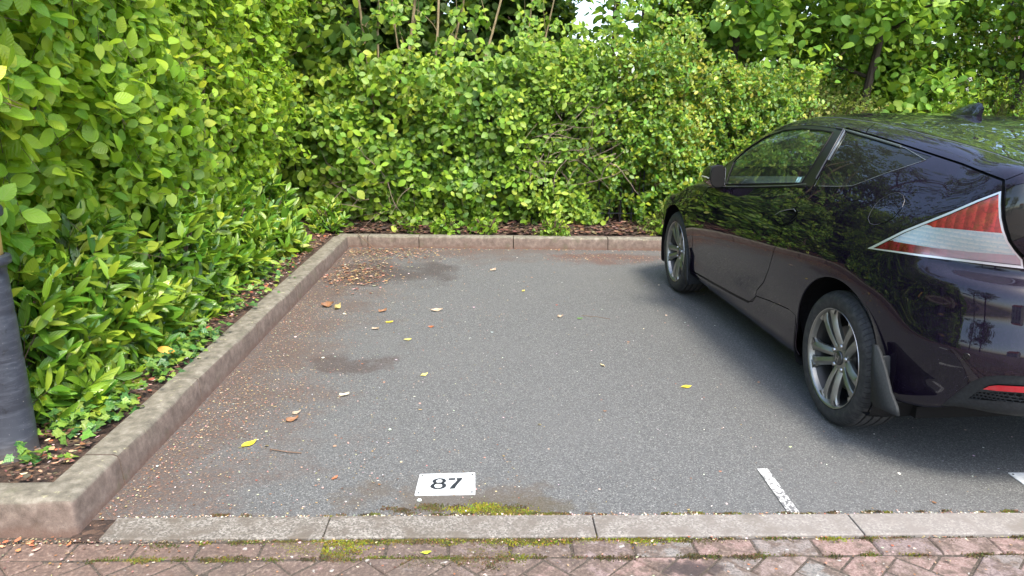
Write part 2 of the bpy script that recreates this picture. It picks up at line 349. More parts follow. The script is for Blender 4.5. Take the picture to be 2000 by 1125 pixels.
# ---------------------------------------------------------------- ground, kerbs, paving
def sheet(name, pts, z, mat, nx=1, ny=1, amp=0, kind='structure'):
    (x0,y0),(x1,y1) = pts; V=[];F=[]
    for j in range(ny+1):
        for i in range(nx+1):
            x=x0+(x1-x0)*i/nx; y=y0+(y1-y0)*j/ny
            zz=z+(amp*noise.noise(Vector((x*3,y*3,0)))+amp*.5*noise.noise(Vector((x*11,y*11,3))) if amp else 0)
            V.append((x,y,zz))
    for j in range(ny):
        for i in range(nx):
            a=j*(nx+1)+i; F.append((a,a+1,a+nx+2,a+nx+1))
    o=mesh_obj(name,V,F,mat,smooth=True); return tag(o,kind=kind)
sheet("ground",((-120,-120),(120,120)),-.03,simple("ground_earth",(.09,.085,.06),.95,var=.3,bscale=10))
sheet("parking_bay",((-1.40,2.395),(14,7.31)),0,MAT['asphalt'])
sheet("access_road",((-14,-14),(14,.70)),-.012,simple("road_surface",(.16,.12,.105),.9,bump=.5,bscale=120,var=.3))
sheet("dirt_patch",((-1.40,2.262),(-1.295,2.42)),-.001,MAT['soil'],6,6,.004)
sheet("paving_bed",((-14,.6),(14,2.46)),-.0085,MAT['joint'])
# herringbone block paving: each block modelled
def clip(poly, nx_, ny_, c):        # keep nx*x+ny*y<=c
    out=[]
    for i in range(len(poly)):
        a,b=poly[i],poly[(i+1)%len(poly)]; da=nx_*a[0]+ny_*a[1]-c; db=nx_*b[0]+ny_*b[1]-c
        if da<=0: out.append(a)
        if (da<0)!=(db<0) and da!=db:
            t=da/(da-db); out.append((a[0]+(b[0]-a[0])*t,a[1]+(b[1]-a[1])*t))
    return out
def shrink(poly,d):
    n=len(poly); L=[]
    for i in range(n):
        a,b=Vector(poly[i]),Vector(poly[(i+1)%n]); e=(b-a)
        if e.length<1e-5: continue
        e.normalize(); L.append((a,e))
    out=[];m=len(L)
    for i in range(m):
        p,e=L[i-1];q,f=L[i]; n1=Vector((-e.y,e.x))*d;n2=Vector((-f.y,f.x))*d
        den=e.x*f.y-e.y*f.x
        if abs(den)<1e-4: out.append(tuple(q+n2)); continue
        w=(q+n2)-(p+n1); t=(w.x*f.y-w.y*f.x)/den; out.append(tuple(p+n1+e*t))
    return out
def area(p): return .5*sum(p[i][0]*p[(i+1)%len(p)][1]-p[(i+1)%len(p)][0]*p[i][1] for i in range(len(p)))
def paving():
    V=[];F=[];T=[]
    def block(poly,z):
        if len(poly)<3 or area(poly)<.0006: return
        r=min(1,max(0,.5+.55*noise.noise(Vector((poly[0][0]*1.7,poly[0][1]*1.7,5)))+random.gauss(0,.30)))
        tilt=(random.uniform(-.012,.012),random.uniform(-.012,.012)); cx=sum(p[0] for p in poly)/len(poly);cy=sum(p[1] for p in poly)/len(poly)
        rings=[(0.0,-.035),(0.0,-.006),(.0035,-.001),(.007,0)]
        base=len(V);n=None
        for d,h in rings:
            q=shrink(poly,.002+d)
            if n is None:n=len(q)
            if len(q)!=n or area(q)<.0002: return_base=V[:base]; del V[base:]; del T[base:]; return
            for p in q:
                V.append((p[0]+random.uniform(-.0006,.0006),p[1],z+h+tilt[0]*(p[0]-cx)+tilt[1]*(p[1]-cy))); T.append((r,random.random(),0))
        for k in range(len(rings)-1):
            for i in range(n): F.append((base+k*n+i,base+k*n+(i+1)%n,base+(k+1)*n+(i+1)%n,base+(k+1)*n+i))
        F.append(tuple(base+(len(rings)-1)*n+i for i in range(n)))
    # header course of stretchers along the edging
    x=-3.4
    while x<4.2:
        z=-.003+random.uniform(-.004,.002); block([(x,2.166),(x+.202,2.166),(x+.202,2.262),(x,2.262)],z); x+=.204
    # 45 degree herringbone
    c45=cos(radians(45));L=.204;W=.102
    def rot(p): return ((p[0]-p[1])*c45+.03,(p[0]+p[1])*c45+1.0)
    for i in range(-60,60):
        for j in range(-60,60):
            # classic herringbone: unit step (W,W), pair of bricks
            ox=(i*W+j*2*L*0); 
            for k in (0,1):
                bx=i*W+j*2*W; by=i*W-j*2*W
                q=[(bx,by),(bx+L,by),(bx+L,by+W),(bx,by+W)] if k==0 else [(bx,by+W),(bx+W,by+W),(bx+W,by+W+L),(bx,by+W+L)]
                q=[rot(p) for p in q]
                cx=q[0][0];cy=q[0][1]
                if not(-3.2<cx<3.9 and .55<cy<2.4): continue
                q=clip(q,0,1,2.162); 
                if q: block(q,-.004+random.uniform(-.004,.003))
    me=mesh_obj("block_paving",V,F,MAT['brick'],smooth=False,tint=np.array(T)); return tag(me,kind='structure')
paving()
def edging():
    xs=[-1.30,-.56,.362,1.28,2.19,3.1,4.0]
    for a,b in zip(xs[:-1],xs[1:]):
        m=MB().rbox(((a+b)/2,2.336,-.05),(b-a-.004,.134,.11+.0),.004)
        o=m.build("edging_stone",MAT['edging']); o.location.z=random.uniform(-.001,.002); tag(o,kind='structure')
edging()
def sweep_kerb(path, w, h, name, z0=-.06, gap=.004):
    # path in plan, face on the right-hand side when walking; width goes to the left
    prof=[(0,z0),(0,0.0),(.010,h-.018),(.016,h-.006),(.030,h),(w-.014,h),(w-.004,h-.004),(w,h-.02),(w,z0)]
    P=[Vector(p) for p in path]; n=len(P); V=[];k=len(prof)
    for i,p in enumerate(P):
        if i==0: t=(P[1]-P[0]).normalized(); L=Vector((-t.y,t.x)); p=p+t*gap; s=1
        elif i==n-1: t=(P[-1]-P[-2]).normalized(); L=Vector((-t.y,t.x)); p=p-t*gap; s=1
        else:
            a=(P[i]-P[i-1]).normalized();b=(P[i+1]-P[i]).normalized(); m=(a+b).normalized(); L=Vector((-m.y,m.x)); s=1/max(.3,L.dot(Vector((-a.y,a.x))))
        for d,z in prof:
            q=p+L*d*s; wob=.003*noise.noise(Vector((q.x*5,q.y*5,z*9))); V.append((q.x+wob,q.y+wob,z+wob))
    F=[(i*k+j,(i+1)*k+j,(i+1)*k+j+1,i*k+j+1) for i in range(n-1) for j in range(k-1)]+[tuple(range(k))[::-1],tuple((n-1)*k+j for j in range(k))]
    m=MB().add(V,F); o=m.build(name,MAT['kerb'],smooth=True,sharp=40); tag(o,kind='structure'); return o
def dens(a,b,step=.12):
    a=Vector(a);b=Vector(b);n=max(1,int((b-a).length/step)); return [tuple(a+(b-a)*i/n) for i in range(n+1)]
LX=lambda y:-1.384+.0015*(y-2.3)
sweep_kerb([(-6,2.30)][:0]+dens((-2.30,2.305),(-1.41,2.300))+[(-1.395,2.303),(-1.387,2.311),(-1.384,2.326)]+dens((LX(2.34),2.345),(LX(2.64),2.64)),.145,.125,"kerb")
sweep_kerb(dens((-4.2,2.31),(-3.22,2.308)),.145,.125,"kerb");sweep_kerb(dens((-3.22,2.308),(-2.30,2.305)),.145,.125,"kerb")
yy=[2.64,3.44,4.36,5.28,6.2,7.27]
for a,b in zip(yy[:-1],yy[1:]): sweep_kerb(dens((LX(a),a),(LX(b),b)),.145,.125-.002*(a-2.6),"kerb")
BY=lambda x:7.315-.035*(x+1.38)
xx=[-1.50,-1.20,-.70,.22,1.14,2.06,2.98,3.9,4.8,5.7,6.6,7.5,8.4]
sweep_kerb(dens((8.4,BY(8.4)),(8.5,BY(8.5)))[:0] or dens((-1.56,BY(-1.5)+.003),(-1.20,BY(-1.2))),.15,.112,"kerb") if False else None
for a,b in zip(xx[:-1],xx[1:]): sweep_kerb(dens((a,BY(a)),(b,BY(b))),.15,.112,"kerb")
# planting beds
def bed(name,x0,x1,y0,y1,zf,nx,ny):
    V=[];F=[]
    for j in range(ny+1):
        for i in range(nx+1):
            x=x0+(x1-x0)*i/nx;y=y0+(y1-y0)*j/ny
            V.append((x,y,zf(x,y)+.014*noise.noise(Vector((x*7,y*7,1)))+.010*noise.noise(Vector((x*23,y*23,2)))))
    for j in range(ny):
        for i in range(nx):
            a=j*(nx+1)+i;F.append((a,a+1,a+nx+2,a+nx+1))
    return tag(mesh_obj(name,V,F,MAT['soil']),kind='structure')
bed("soil_bed",-6,-1.50,2.43,7.42,lambda x,y:.095+.03*min(1,max(0,(-1.55-x)*2)),90,110)
bed("soil_bed",-6,12,7.40,16,lambda x,y:.10+.12*min(1,max(0,(y-7.5)*.9)) if x<9 else .1,200,90)
# white bay line
V=[(1.070,2.413,.004),(1.112,2.413,.004),(1.114,2.745,.004),(1.071,2.745,.004)]
tag(mesh_obj("bay_line",V,[(0,1,2,3)],MAT['line'],smooth=False),kind='structure')
# moss cushions
def mat_moss():
    g=NG("moss"); a=g.n("ShaderNodeAttribute",attribute_name="Tint"); g.P(Base_Color=a.outputs["Color"],Roughness=.9); return g.m
def moss():
    V=[];F=[];T=[]
    def tuft(x,y,z,s,c):
        for k in range(3):
            a=random.uniform(0,6.28);b=len(V);h=s*random.uniform(.5,1.2);dx,dy=cos(a)*s*.45,sin(a)*s*.45;l=random.uniform(-.6,.6)*s
            V.extend([(x-dx,y-dy,z),(x+dx,y+dy,z),(x+l+dx*.4,y+l*.5,z+h)]);F.append((b,b+1,b+2)); T.extend([c]*3)
    spots=[]
    for i in range(150):     # along the edging front joint
        x=random.gauss(-.05,.42) if random.random()<.75 else random.uniform(-1.2,2.2)
        spots.append((x,2.264+random.gauss(-.004,.008),.035 if random.random()<.35 else .018,-.005))
    for i in range(60): spots.append((random.uniform(-1.,2.1),2.408+random.uniform(-.004,.014),.010,0.0))
    for i in range(18): spots.append((random.gauss(.02,.06),2.45+random.uniform(-.02,.03),.03,0))
    for i in range(10): spots.append((random.gauss(-.20,.10),2.46+random.uniform(-.02,.03),.02,0))
    for i in range(12): spots.append((random.gauss(.16,.10),2.415,.014,0))
    for i in range(16): spots.append((random.gauss(-.62,.07),2.225+random.uniform(-.04,.03),.025,-.006))
    for i in range(55): spots.append((random.uniform(-1.3,1.9),2.164+random.uniform(-.006,.004),.018,-.006))
    for i in range(14): spots.append((random.gauss(0,.06),2.15+random.uniform(-.05,.08),.02,-.006))
    for i in range(8): spots.append((random.gauss(-.24,.03),2.15+random.uniform(-.03,.03),.02,-.006))
    for x,y,r,z in spots:
        c=random.choice([(.11,.115,.02),(.08,.075,.02),(.07,.055,.025),(.17,.17,.02),(.11,.08,.035),(.14,.11,.05)])
        if r>=.025 and random.random()<.5: c=(.25,.26,.015)
        for k in range(int(30+r*2600)):
            tuft(x+random.gauss(0,r*.9),y+random.gauss(0,min(r*.45,.012)),z,random.uniform(.003,.007),tuple(v*random.uniform(.6,1.3) for v in c))
    o=mesh_obj("moss",V,F,mat_moss(),smooth=False,tint=np.array(T)); tag(o,kind='stuff'); o["category"]="moss"; o["label"]="green and yellow moss cushions in the paving joints along the concrete edging"
moss()
# fine dry litter (uncountable)
def chip_mesh(items):
    V=[];F=[];T=[]
    for (x,y,z,s,c) in items:
        a=random.uniform(0,6.28);asp=random.uniform(.25,.8);b=len(V);cu=random.uniform(-.1,.5)*s;ti=random.uniform(-.3,.3)*s
        ca,sa=cos(a),sin(a)
        for (u,v) in ((-1,0),(-.3,-asp),(.5,-asp*.8),(1,0),(.4,asp),(-.4,asp*.9)):
            px=x+(u*ca-v*sa)*s*.5;py=y+(u*sa+v*ca)*s*.5
            V.append((px,py,z+.001+abs(u)*cu*.5+max(0,ti*v)))
        F.append((b,b+1,b+2,b+5)); F.append((b+2,b+3,b+4,b+5)); T+= [tuple(min(1,q*random.uniform(.75,1.2)) for q in c)]*6
    return V,F,T
TAN=[(.26,.15,.085),(.32,.21,.12),(.17,.085,.045),(.42,.32,.21),(.26,.10,.045),(.36,.25,.13),(.20,.14,.10),(.50,.43,.33),(.12,.07,.045)]
LT=[(.42,.29,.20),(.48,.36,.26),(.36,.22,.15)]
def litter():
    it=[]
    for i in range(13000):
        y=random.uniform(2.35,7.25); x=-1.37+abs(random.gauss(0,.30))
        if random.random()<.30: x=-1.37+random.random()**1.6*1.5
        if random.random()> .35+.65*max(0,noise.noise(Vector((x*2.2,y*1.3,4)))+.35): continue
        it.append((x,y,.002,random.uniform(.003,.011),random.choice(TAN+LT[:3])))
    for i in range(1500):     # heap in the far left corner
        x=-1.0+random.gauss(0,.30);y=6.98+random.gauss(0,.17)
        if i%2: x=-1.08+random.gauss(0,.16);y=6.15+random.gauss(0,.26)
        if x<-1.36 or y>7.28: continue
        it.append((x,y,.002+random.random()*.01,random.uniform(.006,.034),random.choice(TAN[:6]+[TAN[8]]*3)))
    for i in range(2200):
        x=random.uniform(-1.35,5);y=random.uniform(2.42,7.2)
        if random.random()<.35*max(0,(x-1)/2): continue
        it.append((x,y,.002,random.uniform(.003,.010) if random.random()<.93 else random.uniform(.012,.022),random.choice(TAN+[(.7,.66,.58)]*4)))
    for i in range(500): it.append((random.uniform(-1.3,3.6),7.22+random.gauss(0,.035)-.035*(0),.002,random.uniform(.006,.03),random.choice(TAN)))
    for i in range(380): x=random.gauss(1.05,.3);it.append((x,random.gauss(6.85,.12),.002,random.uniform(.006,.02),random.choice(TAN[:5])))
    for i in range(1500): it.append((random.uniform(-3.0,2.2) if i%3 else random.gauss(-1.5,.4),random.gauss(2.262,.012) if i%2 else random.uniform(1.9,2.28),-.003+random.random()*.003,random.uniform(.004,.012),random.choice(TAN)))
    for i in range(900): it.append((random.uniform(-1.3,2.2),random.gauss(2.404,.006),.003,random.uniform(.004,.010),random.choice(TAN+[(.7,.62,.5)]*3)))
    for i in range(120): it.append((-1.9+random.gauss(0,.22),2.24+random.uniform(-.06,.04),.002,random.uniform(.01,.03),random.choice([(.55,.16,.07),(.62,.36,.2),(.6,.5,.4)])))
    V,F,T=chip_mesh(it); o=mesh_obj("leaf_litter",V,F,MAT['litter'],smooth=False,tint=np.array(T)); tag(o,"fine dry leaf crumbs scattered over the tarmac and along the kerb foot",None,None,'stuff')
    it=[]
    for i in range(5200):
        x=-1.56-abs(random.gauss(0,.45));y=random.uniform(2.45,7.4); z=.1+.03*min(1,max(0,(-1.55-x)*2))+.006
        it.append((x,y,z+random.random()*.012,random.uniform(.008,.035),random.choice(TAN+[(.16,.08,.05)]*6+[(.09,.05,.035)]*4+[(.55,.15,.06)])))
    for i in range(5200):
        x=random.uniform(-1.6,4.5);y=7.47+abs(random.gauss(0,.35)); z=.108+.12*min(1,max(0,(y-7.5)*.9))
        it.append((x,y,z+random.random()*.02,random.uniform(.02,.075),random.choice([(.085,.045,.03),(.055,.032,.022),(.12,.06,.036),(.17,.085,.05),(.04,.025,.018),(.20,.135,.09)])))
    V,F,T=chip_mesh(it); o=mesh_obj("dead_leaves",V,F,MAT['litter'],smooth=False,tint=np.array(T)); tag(o,"brown dead leaves covering the soil under the hedge",None,None,'stuff')
litter()
# ---------------------------------------------------------------- bay number plates
def quad_map(q,u,v):
    a,b,c,d=[Vector(p) for p in q]; return (a*(1-u)+b*u)*(1-v)+(d*(1-u)+c*u)*v
white=simple("white_enamel",(.62,.65,.65),.4,coat=.3,var=.13,bscale=300); ink=simple("black_ink",(.02,.022,.026),.5)
def plate(q,label,digits):
    c=quad_map(q,.5,.5); t=empty("bay_number_plate",(c.x,c.y,0),0,label,"number plate")
    def L(u,v,z): p=quad_map(q,u,v); return (p.x-c.x,p.y-c.y,z)
    n=12;V=[];
    co=[(.01,0),(.99,0),(1,.015),(1,.985),(.99,1),(.01,1),(0,.985),(0,.015)]
    V=[L(u,v,.001) for u,v in co]+[L(u,v,.0045) for u,v in co]
    MB().add(V,[tuple(range(8))[::-1],tuple(range(8,16))]+[(i,(i+1)%8,8+(i+1)%8,8+i) for i in range(8)]).build("plate",white,t)
    for u,v in ((.055,.09),(.945,.09),(.05,.91),(.95,.91)):
        m=MB(); r=.0042; ax=.22; ay=.165
        pr=[(0,.0068),(r*.7,.0066),(r,.0055),(r*1.05,.0045)]
        V=[];F=[]
        for rr,z in pr[1:]:
            for k in range(12): V.append(L(u+rr*cos(k*pi/6)/ax,v+rr*sin(k*pi/6)/ay,z))
        V.append(L(u,v,.0068)); F=[(j*12+k,j*12+(k+1)%12,(j+1)*12+(k+1)%12,(j+1)*12+k) for j in range(2) for k in range(12)]+[(36,k,(k+1)%12) for k in range(12)]
        m.add(V,F).build("screw",MAT['dark'],t,smooth=True)
    if digits:
        def ring(m,cu,cv,ro,rv,wu,wt,wb):
            V=[];F=[];N=40
            for k in range(N):
                a=2*pi*k/N; V.append(L(cu+ro*cos(a),cv+rv*sin(a),.0052)); V.append(L(cu+(ro-wu)*cos(a),cv+(rv-(wt if sin(a)>0 else wb))*sin(a),.0052))
            F=[(2*k,2*((k+1)%N),2*((k+1)%N)+1,2*k+1) for k in range(N)]; m.add(V,F)
        m=MB(); ring(m,.372,.625,.120,.140,.066,.058,.050); ring(m,.368,.400,.138,.160,.072,.052,.062); m.build("digit",ink,t)
        m=MB()
        m.add([L(u,v,.0052) for u,v in ((.530,.655),(.645,.658),(.652,.715),(.645,.755),(.530,.755))],[(0,1,2,3,4)])
        P=[((.672,.755),(.775,.755)),((.675,.690),(.775,.690)),((.682,.63),(.760,.655)),((.640,.52),(.730,.565)),((.605,.42),(.697,.45)),((.580,.33),(.672,.355)),((.560,.250),(.655,.250))]
        V=[];F=[]
        for a,b in P: V+= [L(*a,.0052),L(*b,.0052)]
        for k in range(len(P)-1): F.append((2*k,2*k+1,2*k+3,2*k+2))
        m.add(V,F).build("digit",ink,t)
    return t
plate([(-.280,2.548),(-.055,2.553),(-.059,2.720),(-.275,2.709)],"white enamelled plate reading 87 screwed to the tarmac near the edging",True)
plate([(2.069,2.535),(2.295,2.53),(2.295,2.70),(2.069,2.703)],"white plate cut off by the right edge, behind the car",False)

# ---------------------------------------------------------------- bollard with a gold band
bl=empty("bollard",(-1.822,2.70,.085),0,"black ribbed bollard with a gold band standing in the bed corner","bollard")
g=NG("bollard_black"); p=g.obj(); z=g.sep(p)[2]
n=g.noise(g.n("ShaderNodeCombineXYZ",{0:g.math('MULTIPLY',g.sep(p)[0],9.),1:g.math('MULTIPLY',g.sep(p)[1],9.),2:g.math('MULTIPLY',z,60.)}).outputs[0],1,5,.7)
sc=g.smooth(g.noise(p,22,4,.7),.60,.66); sp=g.smooth(g.noise(p,120,2,.7),.70,.74)
col=g.mix(g.smooth(n,.45,.75),(.030,.034,.045),(.075,.082,.10)); col=g.mix(g.math('MULTIPLY',sc,.5),col,(.012,.013,.016)); col=g.mix(g.math('MULTIPLY',sp,.7),col,(.34,.33,.30))
lw=g.smooth(g.math('ADD',z,g.math('MULTIPLY',n,.05)),.15,.02); col=g.mix(g.math('MULTIPLY',lw,.5),col,(.10,.08,.06))
g.P(Base_Color=col,Roughness=.42); g.bump(n,.25,.003); MBOL=g.m
R0=.088
pr=[(R0+.006,-.05),(R0+.006,.02),(R0+.001,.03)]
for k,h in enumerate((.21,.40,.575,.72)):
    rr=R0-.004*k; pr+=[(rr,h-.012),(rr-.002,h-.004),(rr-.002,h+.002),(rr-.001,h+.010)]
pr+=[(R0-.012,.745),(R0-.006,.752),(R0+.004,.758),(R0+.006,.77),(R0+.003,.785),(R0-.014,.79)]
MB().lathe(pr,64).build("shaft",MBOL,bl,smooth=True,sharp=60)
gold=simple("gold_band",(.42,.27,.07),.45,coat=.2,var=.2,bscale=80)
MB().lathe([(R0-.02,.785),(R0-.017,.79),(R0-.0165,.86),(R0-.017,.925),(R0-.02,.93)],64).build("band",gold,bl,smooth=True)
MB().lathe([(R0-.02,.925),(R0-.002,.928),(R0+.002,.935),(R0+.002,.955),(R0-.004,.97),(.06,.985),(.035,.995),(0.0001,1.0)],64).build("cap",MBOL,bl,smooth=True,sharp=60)

# ---------------------------------------------------------------- individually visible fallen leaves
def fallen(name,x,y,s,col,curl,rz,label,z=.004,wd=.5):
    V=[];F=[];n=8
    for i in range(n+1):
        t=i/n; w=wd*s*.5*sin(pi*min(1,t*.96+.04))**.8*(1-.25*t)
        for k,a in enumerate((-1,-.5,0,.5,1)):
            zz=curl*s*(max(0,a)**2*.22+max(0,-a)**2*.05+ abs(t-.4)**3*.9+.06*sin(t*7+a*2+x*9)+.05)+.002*noise.noise(Vector((t*5,a*3,x)))
            V.append(((t-.5)*s,a*w,zz))
    F=[(i*5+k,(i+1)*5+k,(i+1)*5+k+1,i*5+k+1) for i in range(n) for k in range(4)]
    b=len(V); V+=[(-.5*s,-.0012,.001),(-.5*s,.0012,.001),(-.72*s,.0008+.02*s,.002),(-.72*s,-.0008+.02*s,.002)];F.append((b,b+1,b+2,b+3))
    m=simple(name+"_surface",col,.6,var=.25,bscale=300)
    o=mesh_obj(name,V,F,m); o.location=(x,y,z);o.rotation_euler=(0,0,rz); tag(o,label,"leaf","leaves fallen on the tarmac"); return o
Y=(.62,.50,.03);B=(.24,.115,.05);P_=(.36,.28,.19);OR=(.34,.11,.04);GR=(.10,.22,.04)
LV=[(1.009,3.628,.058,Y,.3,.2,"bright yellow leaf lying alone on the open tarmac near the car"),
(-1.14,5.14,.105,B,1.3,.1,"large curled brown leaf on the tarmac beside the left kerb"),
(-1.06,5.10,.09,(.38,.30,.10),1.2,1.2,"crumpled olive brown leaf touching the large curled one"),
(-.74,5.02,.07,B,.9,.3,"small brown leaf with twig right of the curled leaf"),
(-.66,4.77,.05,Y,.4,.1,"small yellow leaf lying behind the dark stain"),
(-.73,4.62,.06,P_,.6,-.2,"pale folded leaf on the dirt behind the dark stain"),
(-.50,4.40,.055,(.55,.48,.12),.5,.0,"yellowish leaf in the middle left of the bay"),
(-.37,5.05,.10,P_,.5,.15,"pale pinkish leaf with a long stalk in mid bay"),
(-.38,4.66,.05,OR,.7,-.3,"orange brown leaf below the pale stalked leaf"),
(.60,4.86,.045,GR,.4,.0,"dark green leaf lying in the middle of the bay"),
(.47,4.90,.05,P_,1.,.3,"small pale curled leaf next to the dark green one"),
(-.90,3.30,.05,P_,.8,.6,"pale leaf scrap on the dirt near the front left"),
(-1.02,2.98,.075,Y,.3,.9,"narrow yellowish piece of leaf near the front kerb corner"),
(-.90,3.22,.07,B,.8,.5,"thin brown leaf left of the number plate, well behind it"),
(-.60,2.68,.035,OR,.6,.8,"tiny reddish leaf just left of the number plate"),
(-.72,3.52,.06,(.55,.5,.35),.7,.2,"pale wrinkled leaf in front of the dark stain"),
(.02,6.3,.07,P_,.9,.4,"pale leaf lying in the rear middle of the bay"),
(.25,5.6,.05,(.5,.4,.1),.5,1.,"small tan leaf in the rear middle"),
(.62,3.95,.05,(.55,.45,.25),.4,2.,"beige leaf right of the middle of the bay"),
(-.35,3.80,.05,(.6,.55,.15),.6,.6,"yellow beige leaf in front of the middle")]
for i,(x,y,s,c,cu,rz,lb) in enumerate(LV): fallen("fallen_leaf",x,y,s*(.8 if c!=Y else .95),c,cu,rz,lb)
fallen("fallen_leaf",-.205,2.185,.03,(.45,.55,.03),.3,.1,"lime green leaflet on the block paving below the plate",z=.002)
fallen("fallen_leaf",-1.60,2.12,.022,(.55,.6,.03),.3,.1,"tiny lime leaflet on the paving at the left edge",z=.002,wd=.8)
fallen("fallen_leaf",-1.80,3.72,.11,(.55,.10,.03),.5,.2,"long orange red leaf on the soil of the left bed",z=.14,wd=.35)
# twigs
for i,(a,b,lb) in enumerate([(((-1.30,7.34,.13),(-1.1,7.1,.03),(-1.02,7.0,.01)),.004,"bent bare twig leaning over the back kerb corner"),(((-.92,2.93,.005),(-.84,2.90,.007),(-.78,2.895,.004)),.0025,"short dark stick on the tarmac behind the edging"),(((.62,4.93,.005),(.72,4.90,.006),(.80,4.85,.004)),.0015,"thin pale stalk on the tarmac in mid bay")]):
    tag(MB().tube(a,b,6).build("twig",simple("twig_bark",(.14,.09,.06),.9),None,True),lb,"twig","twigs on the ground")
# ---------------------------------------------------------------- car body surface
# Half body (left side) as an interpolated control net in car coordinates: x<0 left, y forward, z up,
# origin on the ground under the rear axle.  Rows run from the rear centre line round to the nose.
def car_rows():
    rows=[]
    def row(y,W,zb,belt,rail,edge,mid,cen,inl=.0,crease=.0,yt=None,zz=(.70,.80,.865)):
        # belt/rail/edge/mid = (x,z) ; cen = z ; lower side from half width W and bottom height zb
        s=(.56-zb)/.32
        r=[(W-.10,y,zb-.01),(W-.035-inl,y,zb+.012),(W-.012-inl,y,zb+.15*s),(W,y,.56),(W+.002-crease*.6,y,zz[0]),(W-.006-crease*.9-(.80-zz[1])*.1,y,zz[1]),(W-.018-crease-(.865-zz[2])*.1,y,zz[2])]
        ys=yt if yt else [y]*5
        r+=[(belt[0],ys[0],belt[1]),(rail[0],ys[1],rail[1]),(edge[0],ys[2],edge[1]),(mid[0],ys[3],mid[1]),(0,ys[4],cen)]
        rows.append(r)
    # rear centre line, then round the rear corner
    rows.append([(0,-.78,.325),(0,-.81,.345),(0,-.84,.42),(0,-.870,.56),(0,-.840,.68),(0,-.806,.805),(0,-.768,.845),(0,-.785,1.00),(0,-.765,1.14),(0,-.745,1.175),(0,-.735,1.182),(0,-.72,1.187)])
    rows.append([(.38,-.75,.325),(.38,-.785,.345),(.385,-.815,.42),(.39,-.845,.56),(.385,-.817,.68),(.380,-.785,.805),(.366,-.745,.845),(.37,-.762,1.00),(.36,-.748,1.14),(.35,-.735,1.172),(.22,-.727,1.182),(0,-.69,1.192)])
    rows.append([(.58,-.68,.325),(.585,-.715,.345),(.595,-.748,.42),(.607,-.776,.56),(.597,-.750,.68),(.584,-.722,.805),(.556,-.684,.845),(.56,-.715,1.00),(.53,-.708,1.13),(.515,-.700,1.166),(.32,-.700,1.186),(0,-.64,1.202)])
    rows.append([(.64,-.60,.315),(.665,-.635,.335),(.685,-.665,.42),(.700,-.693,.56),(.685,-.670,.68),(.670,-.646,.805),(.636,-.608,.846),(.636,-.655,1.00),(.612,-.668,1.14),(.592,-.655,1.180),(.36,-.640,1.202),(0,-.585,1.216)])
    rows.append([(.69,-.47,.268),(.725,-.51,.285),(.748,-.545,.42),(.767,-.573,.56),(.751,-.553,.68),(.738,-.540,.806),(.702,-.506,.850),(.69,-.572,1.00),(.635,-.60,1.150),(.610,-.59,1.190),(.36,-.56,1.218),(0,-.50,1.236)])
    row(-.36,.822,.25,(.745,1.02),(.640,1.182),(.607,1.214),(.34,1.258),1.272,crease=.014)
    row(-.16,.850,.225,(.775,1.03),(.640,1.222),(.605,1.250),(.34,1.295),1.308,crease=.002)
    row(.10,.866,.20,(.795,1.03),(.637,1.264),(.602,1.288),(.34,1.334),1.346)
    row(.40,.870,.185,(.800,1.025),(.633,1.294),(.598,1.316),(.34,1.360),1.372,inl=.012)
    row(.75,.868,.178,(.802,1.003),(.630,1.308),(.595,1.331),(.34,1.366),1.378,inl=.02)
    row(1.10,.864,.178,(.803,.968),(.632,1.290),(.597,1.314),(.34,1.362),1.374,inl=.02)
    row(1.40,.862,.178,(.804,.940),(.650,1.222),(.615,1.254),(.35,1.325),1.342,inl=.02)
    row(1.70,.862,.180,(.806,.915),(.700,1.082),(.668,1.118),(.38,1.215),1.240,inl=.018)
    row(1.98,.862,.190,(.805,.885),(.760,.930),(.725,.958),(.42,1.055),1.090,inl=.012)
    row(2.22,.864,.20,(.790,.845),(.725,.872),(.66,.888),(.40,.920),.935,zz=(.69,.775,.825))
    row(2.50,.862,.205,(.770,.768),(.705,.800),(.62,.818),(.36,.842),.850,yt=[2.5,2.5,2.5,2.5,2.52],zz=(.655,.705,.740))
    row(2.78,.848,.205,(.735,.700),(.655,.728),(.57,.745),(.33,.770),.778,yt=[2.77,2.77,2.79,2.80,2.82],zz=(.605,.645,.675))
    rows.append([(.66,2.90,.20),(.70,2.94,.21),(.74,2.97,.34),(.77,2.98,.46),(.76,2.975,.52),(.74,2.96,.565),(.71,2.94,.60),(.65,2.93,.635),(.58,2.93,.66),(.50,2.94,.675),(.28,2.98,.695),(0,3.0,.70)])
    rows.append([(.42,3.04,.19),(.46,3.08,.20),(.48,3.11,.34),(.50,3.13,.48),(.495,3.12,.53),(.485,3.105,.56),(.47,3.09,.59),(.43,3.08,.61),(.38,3.08,.63),(.33,3.085,.645),(.18,3.10,.66),(0,3.11,.665)])
    rows.append([(0,3.12,.19),(0,3.16,.20),(0,3.20,.34),(0,3.22,.48),(0,3.215,.52),(0,3.205,.545),(0,3.195,.56),(0,3.185,.575),(0,3.18,.59),(0,3.175,.60),(0,3.17,.61),(0,3.168,.615)])
    A=np.array(rows,float); A[:,:,0]*=-1
    return A
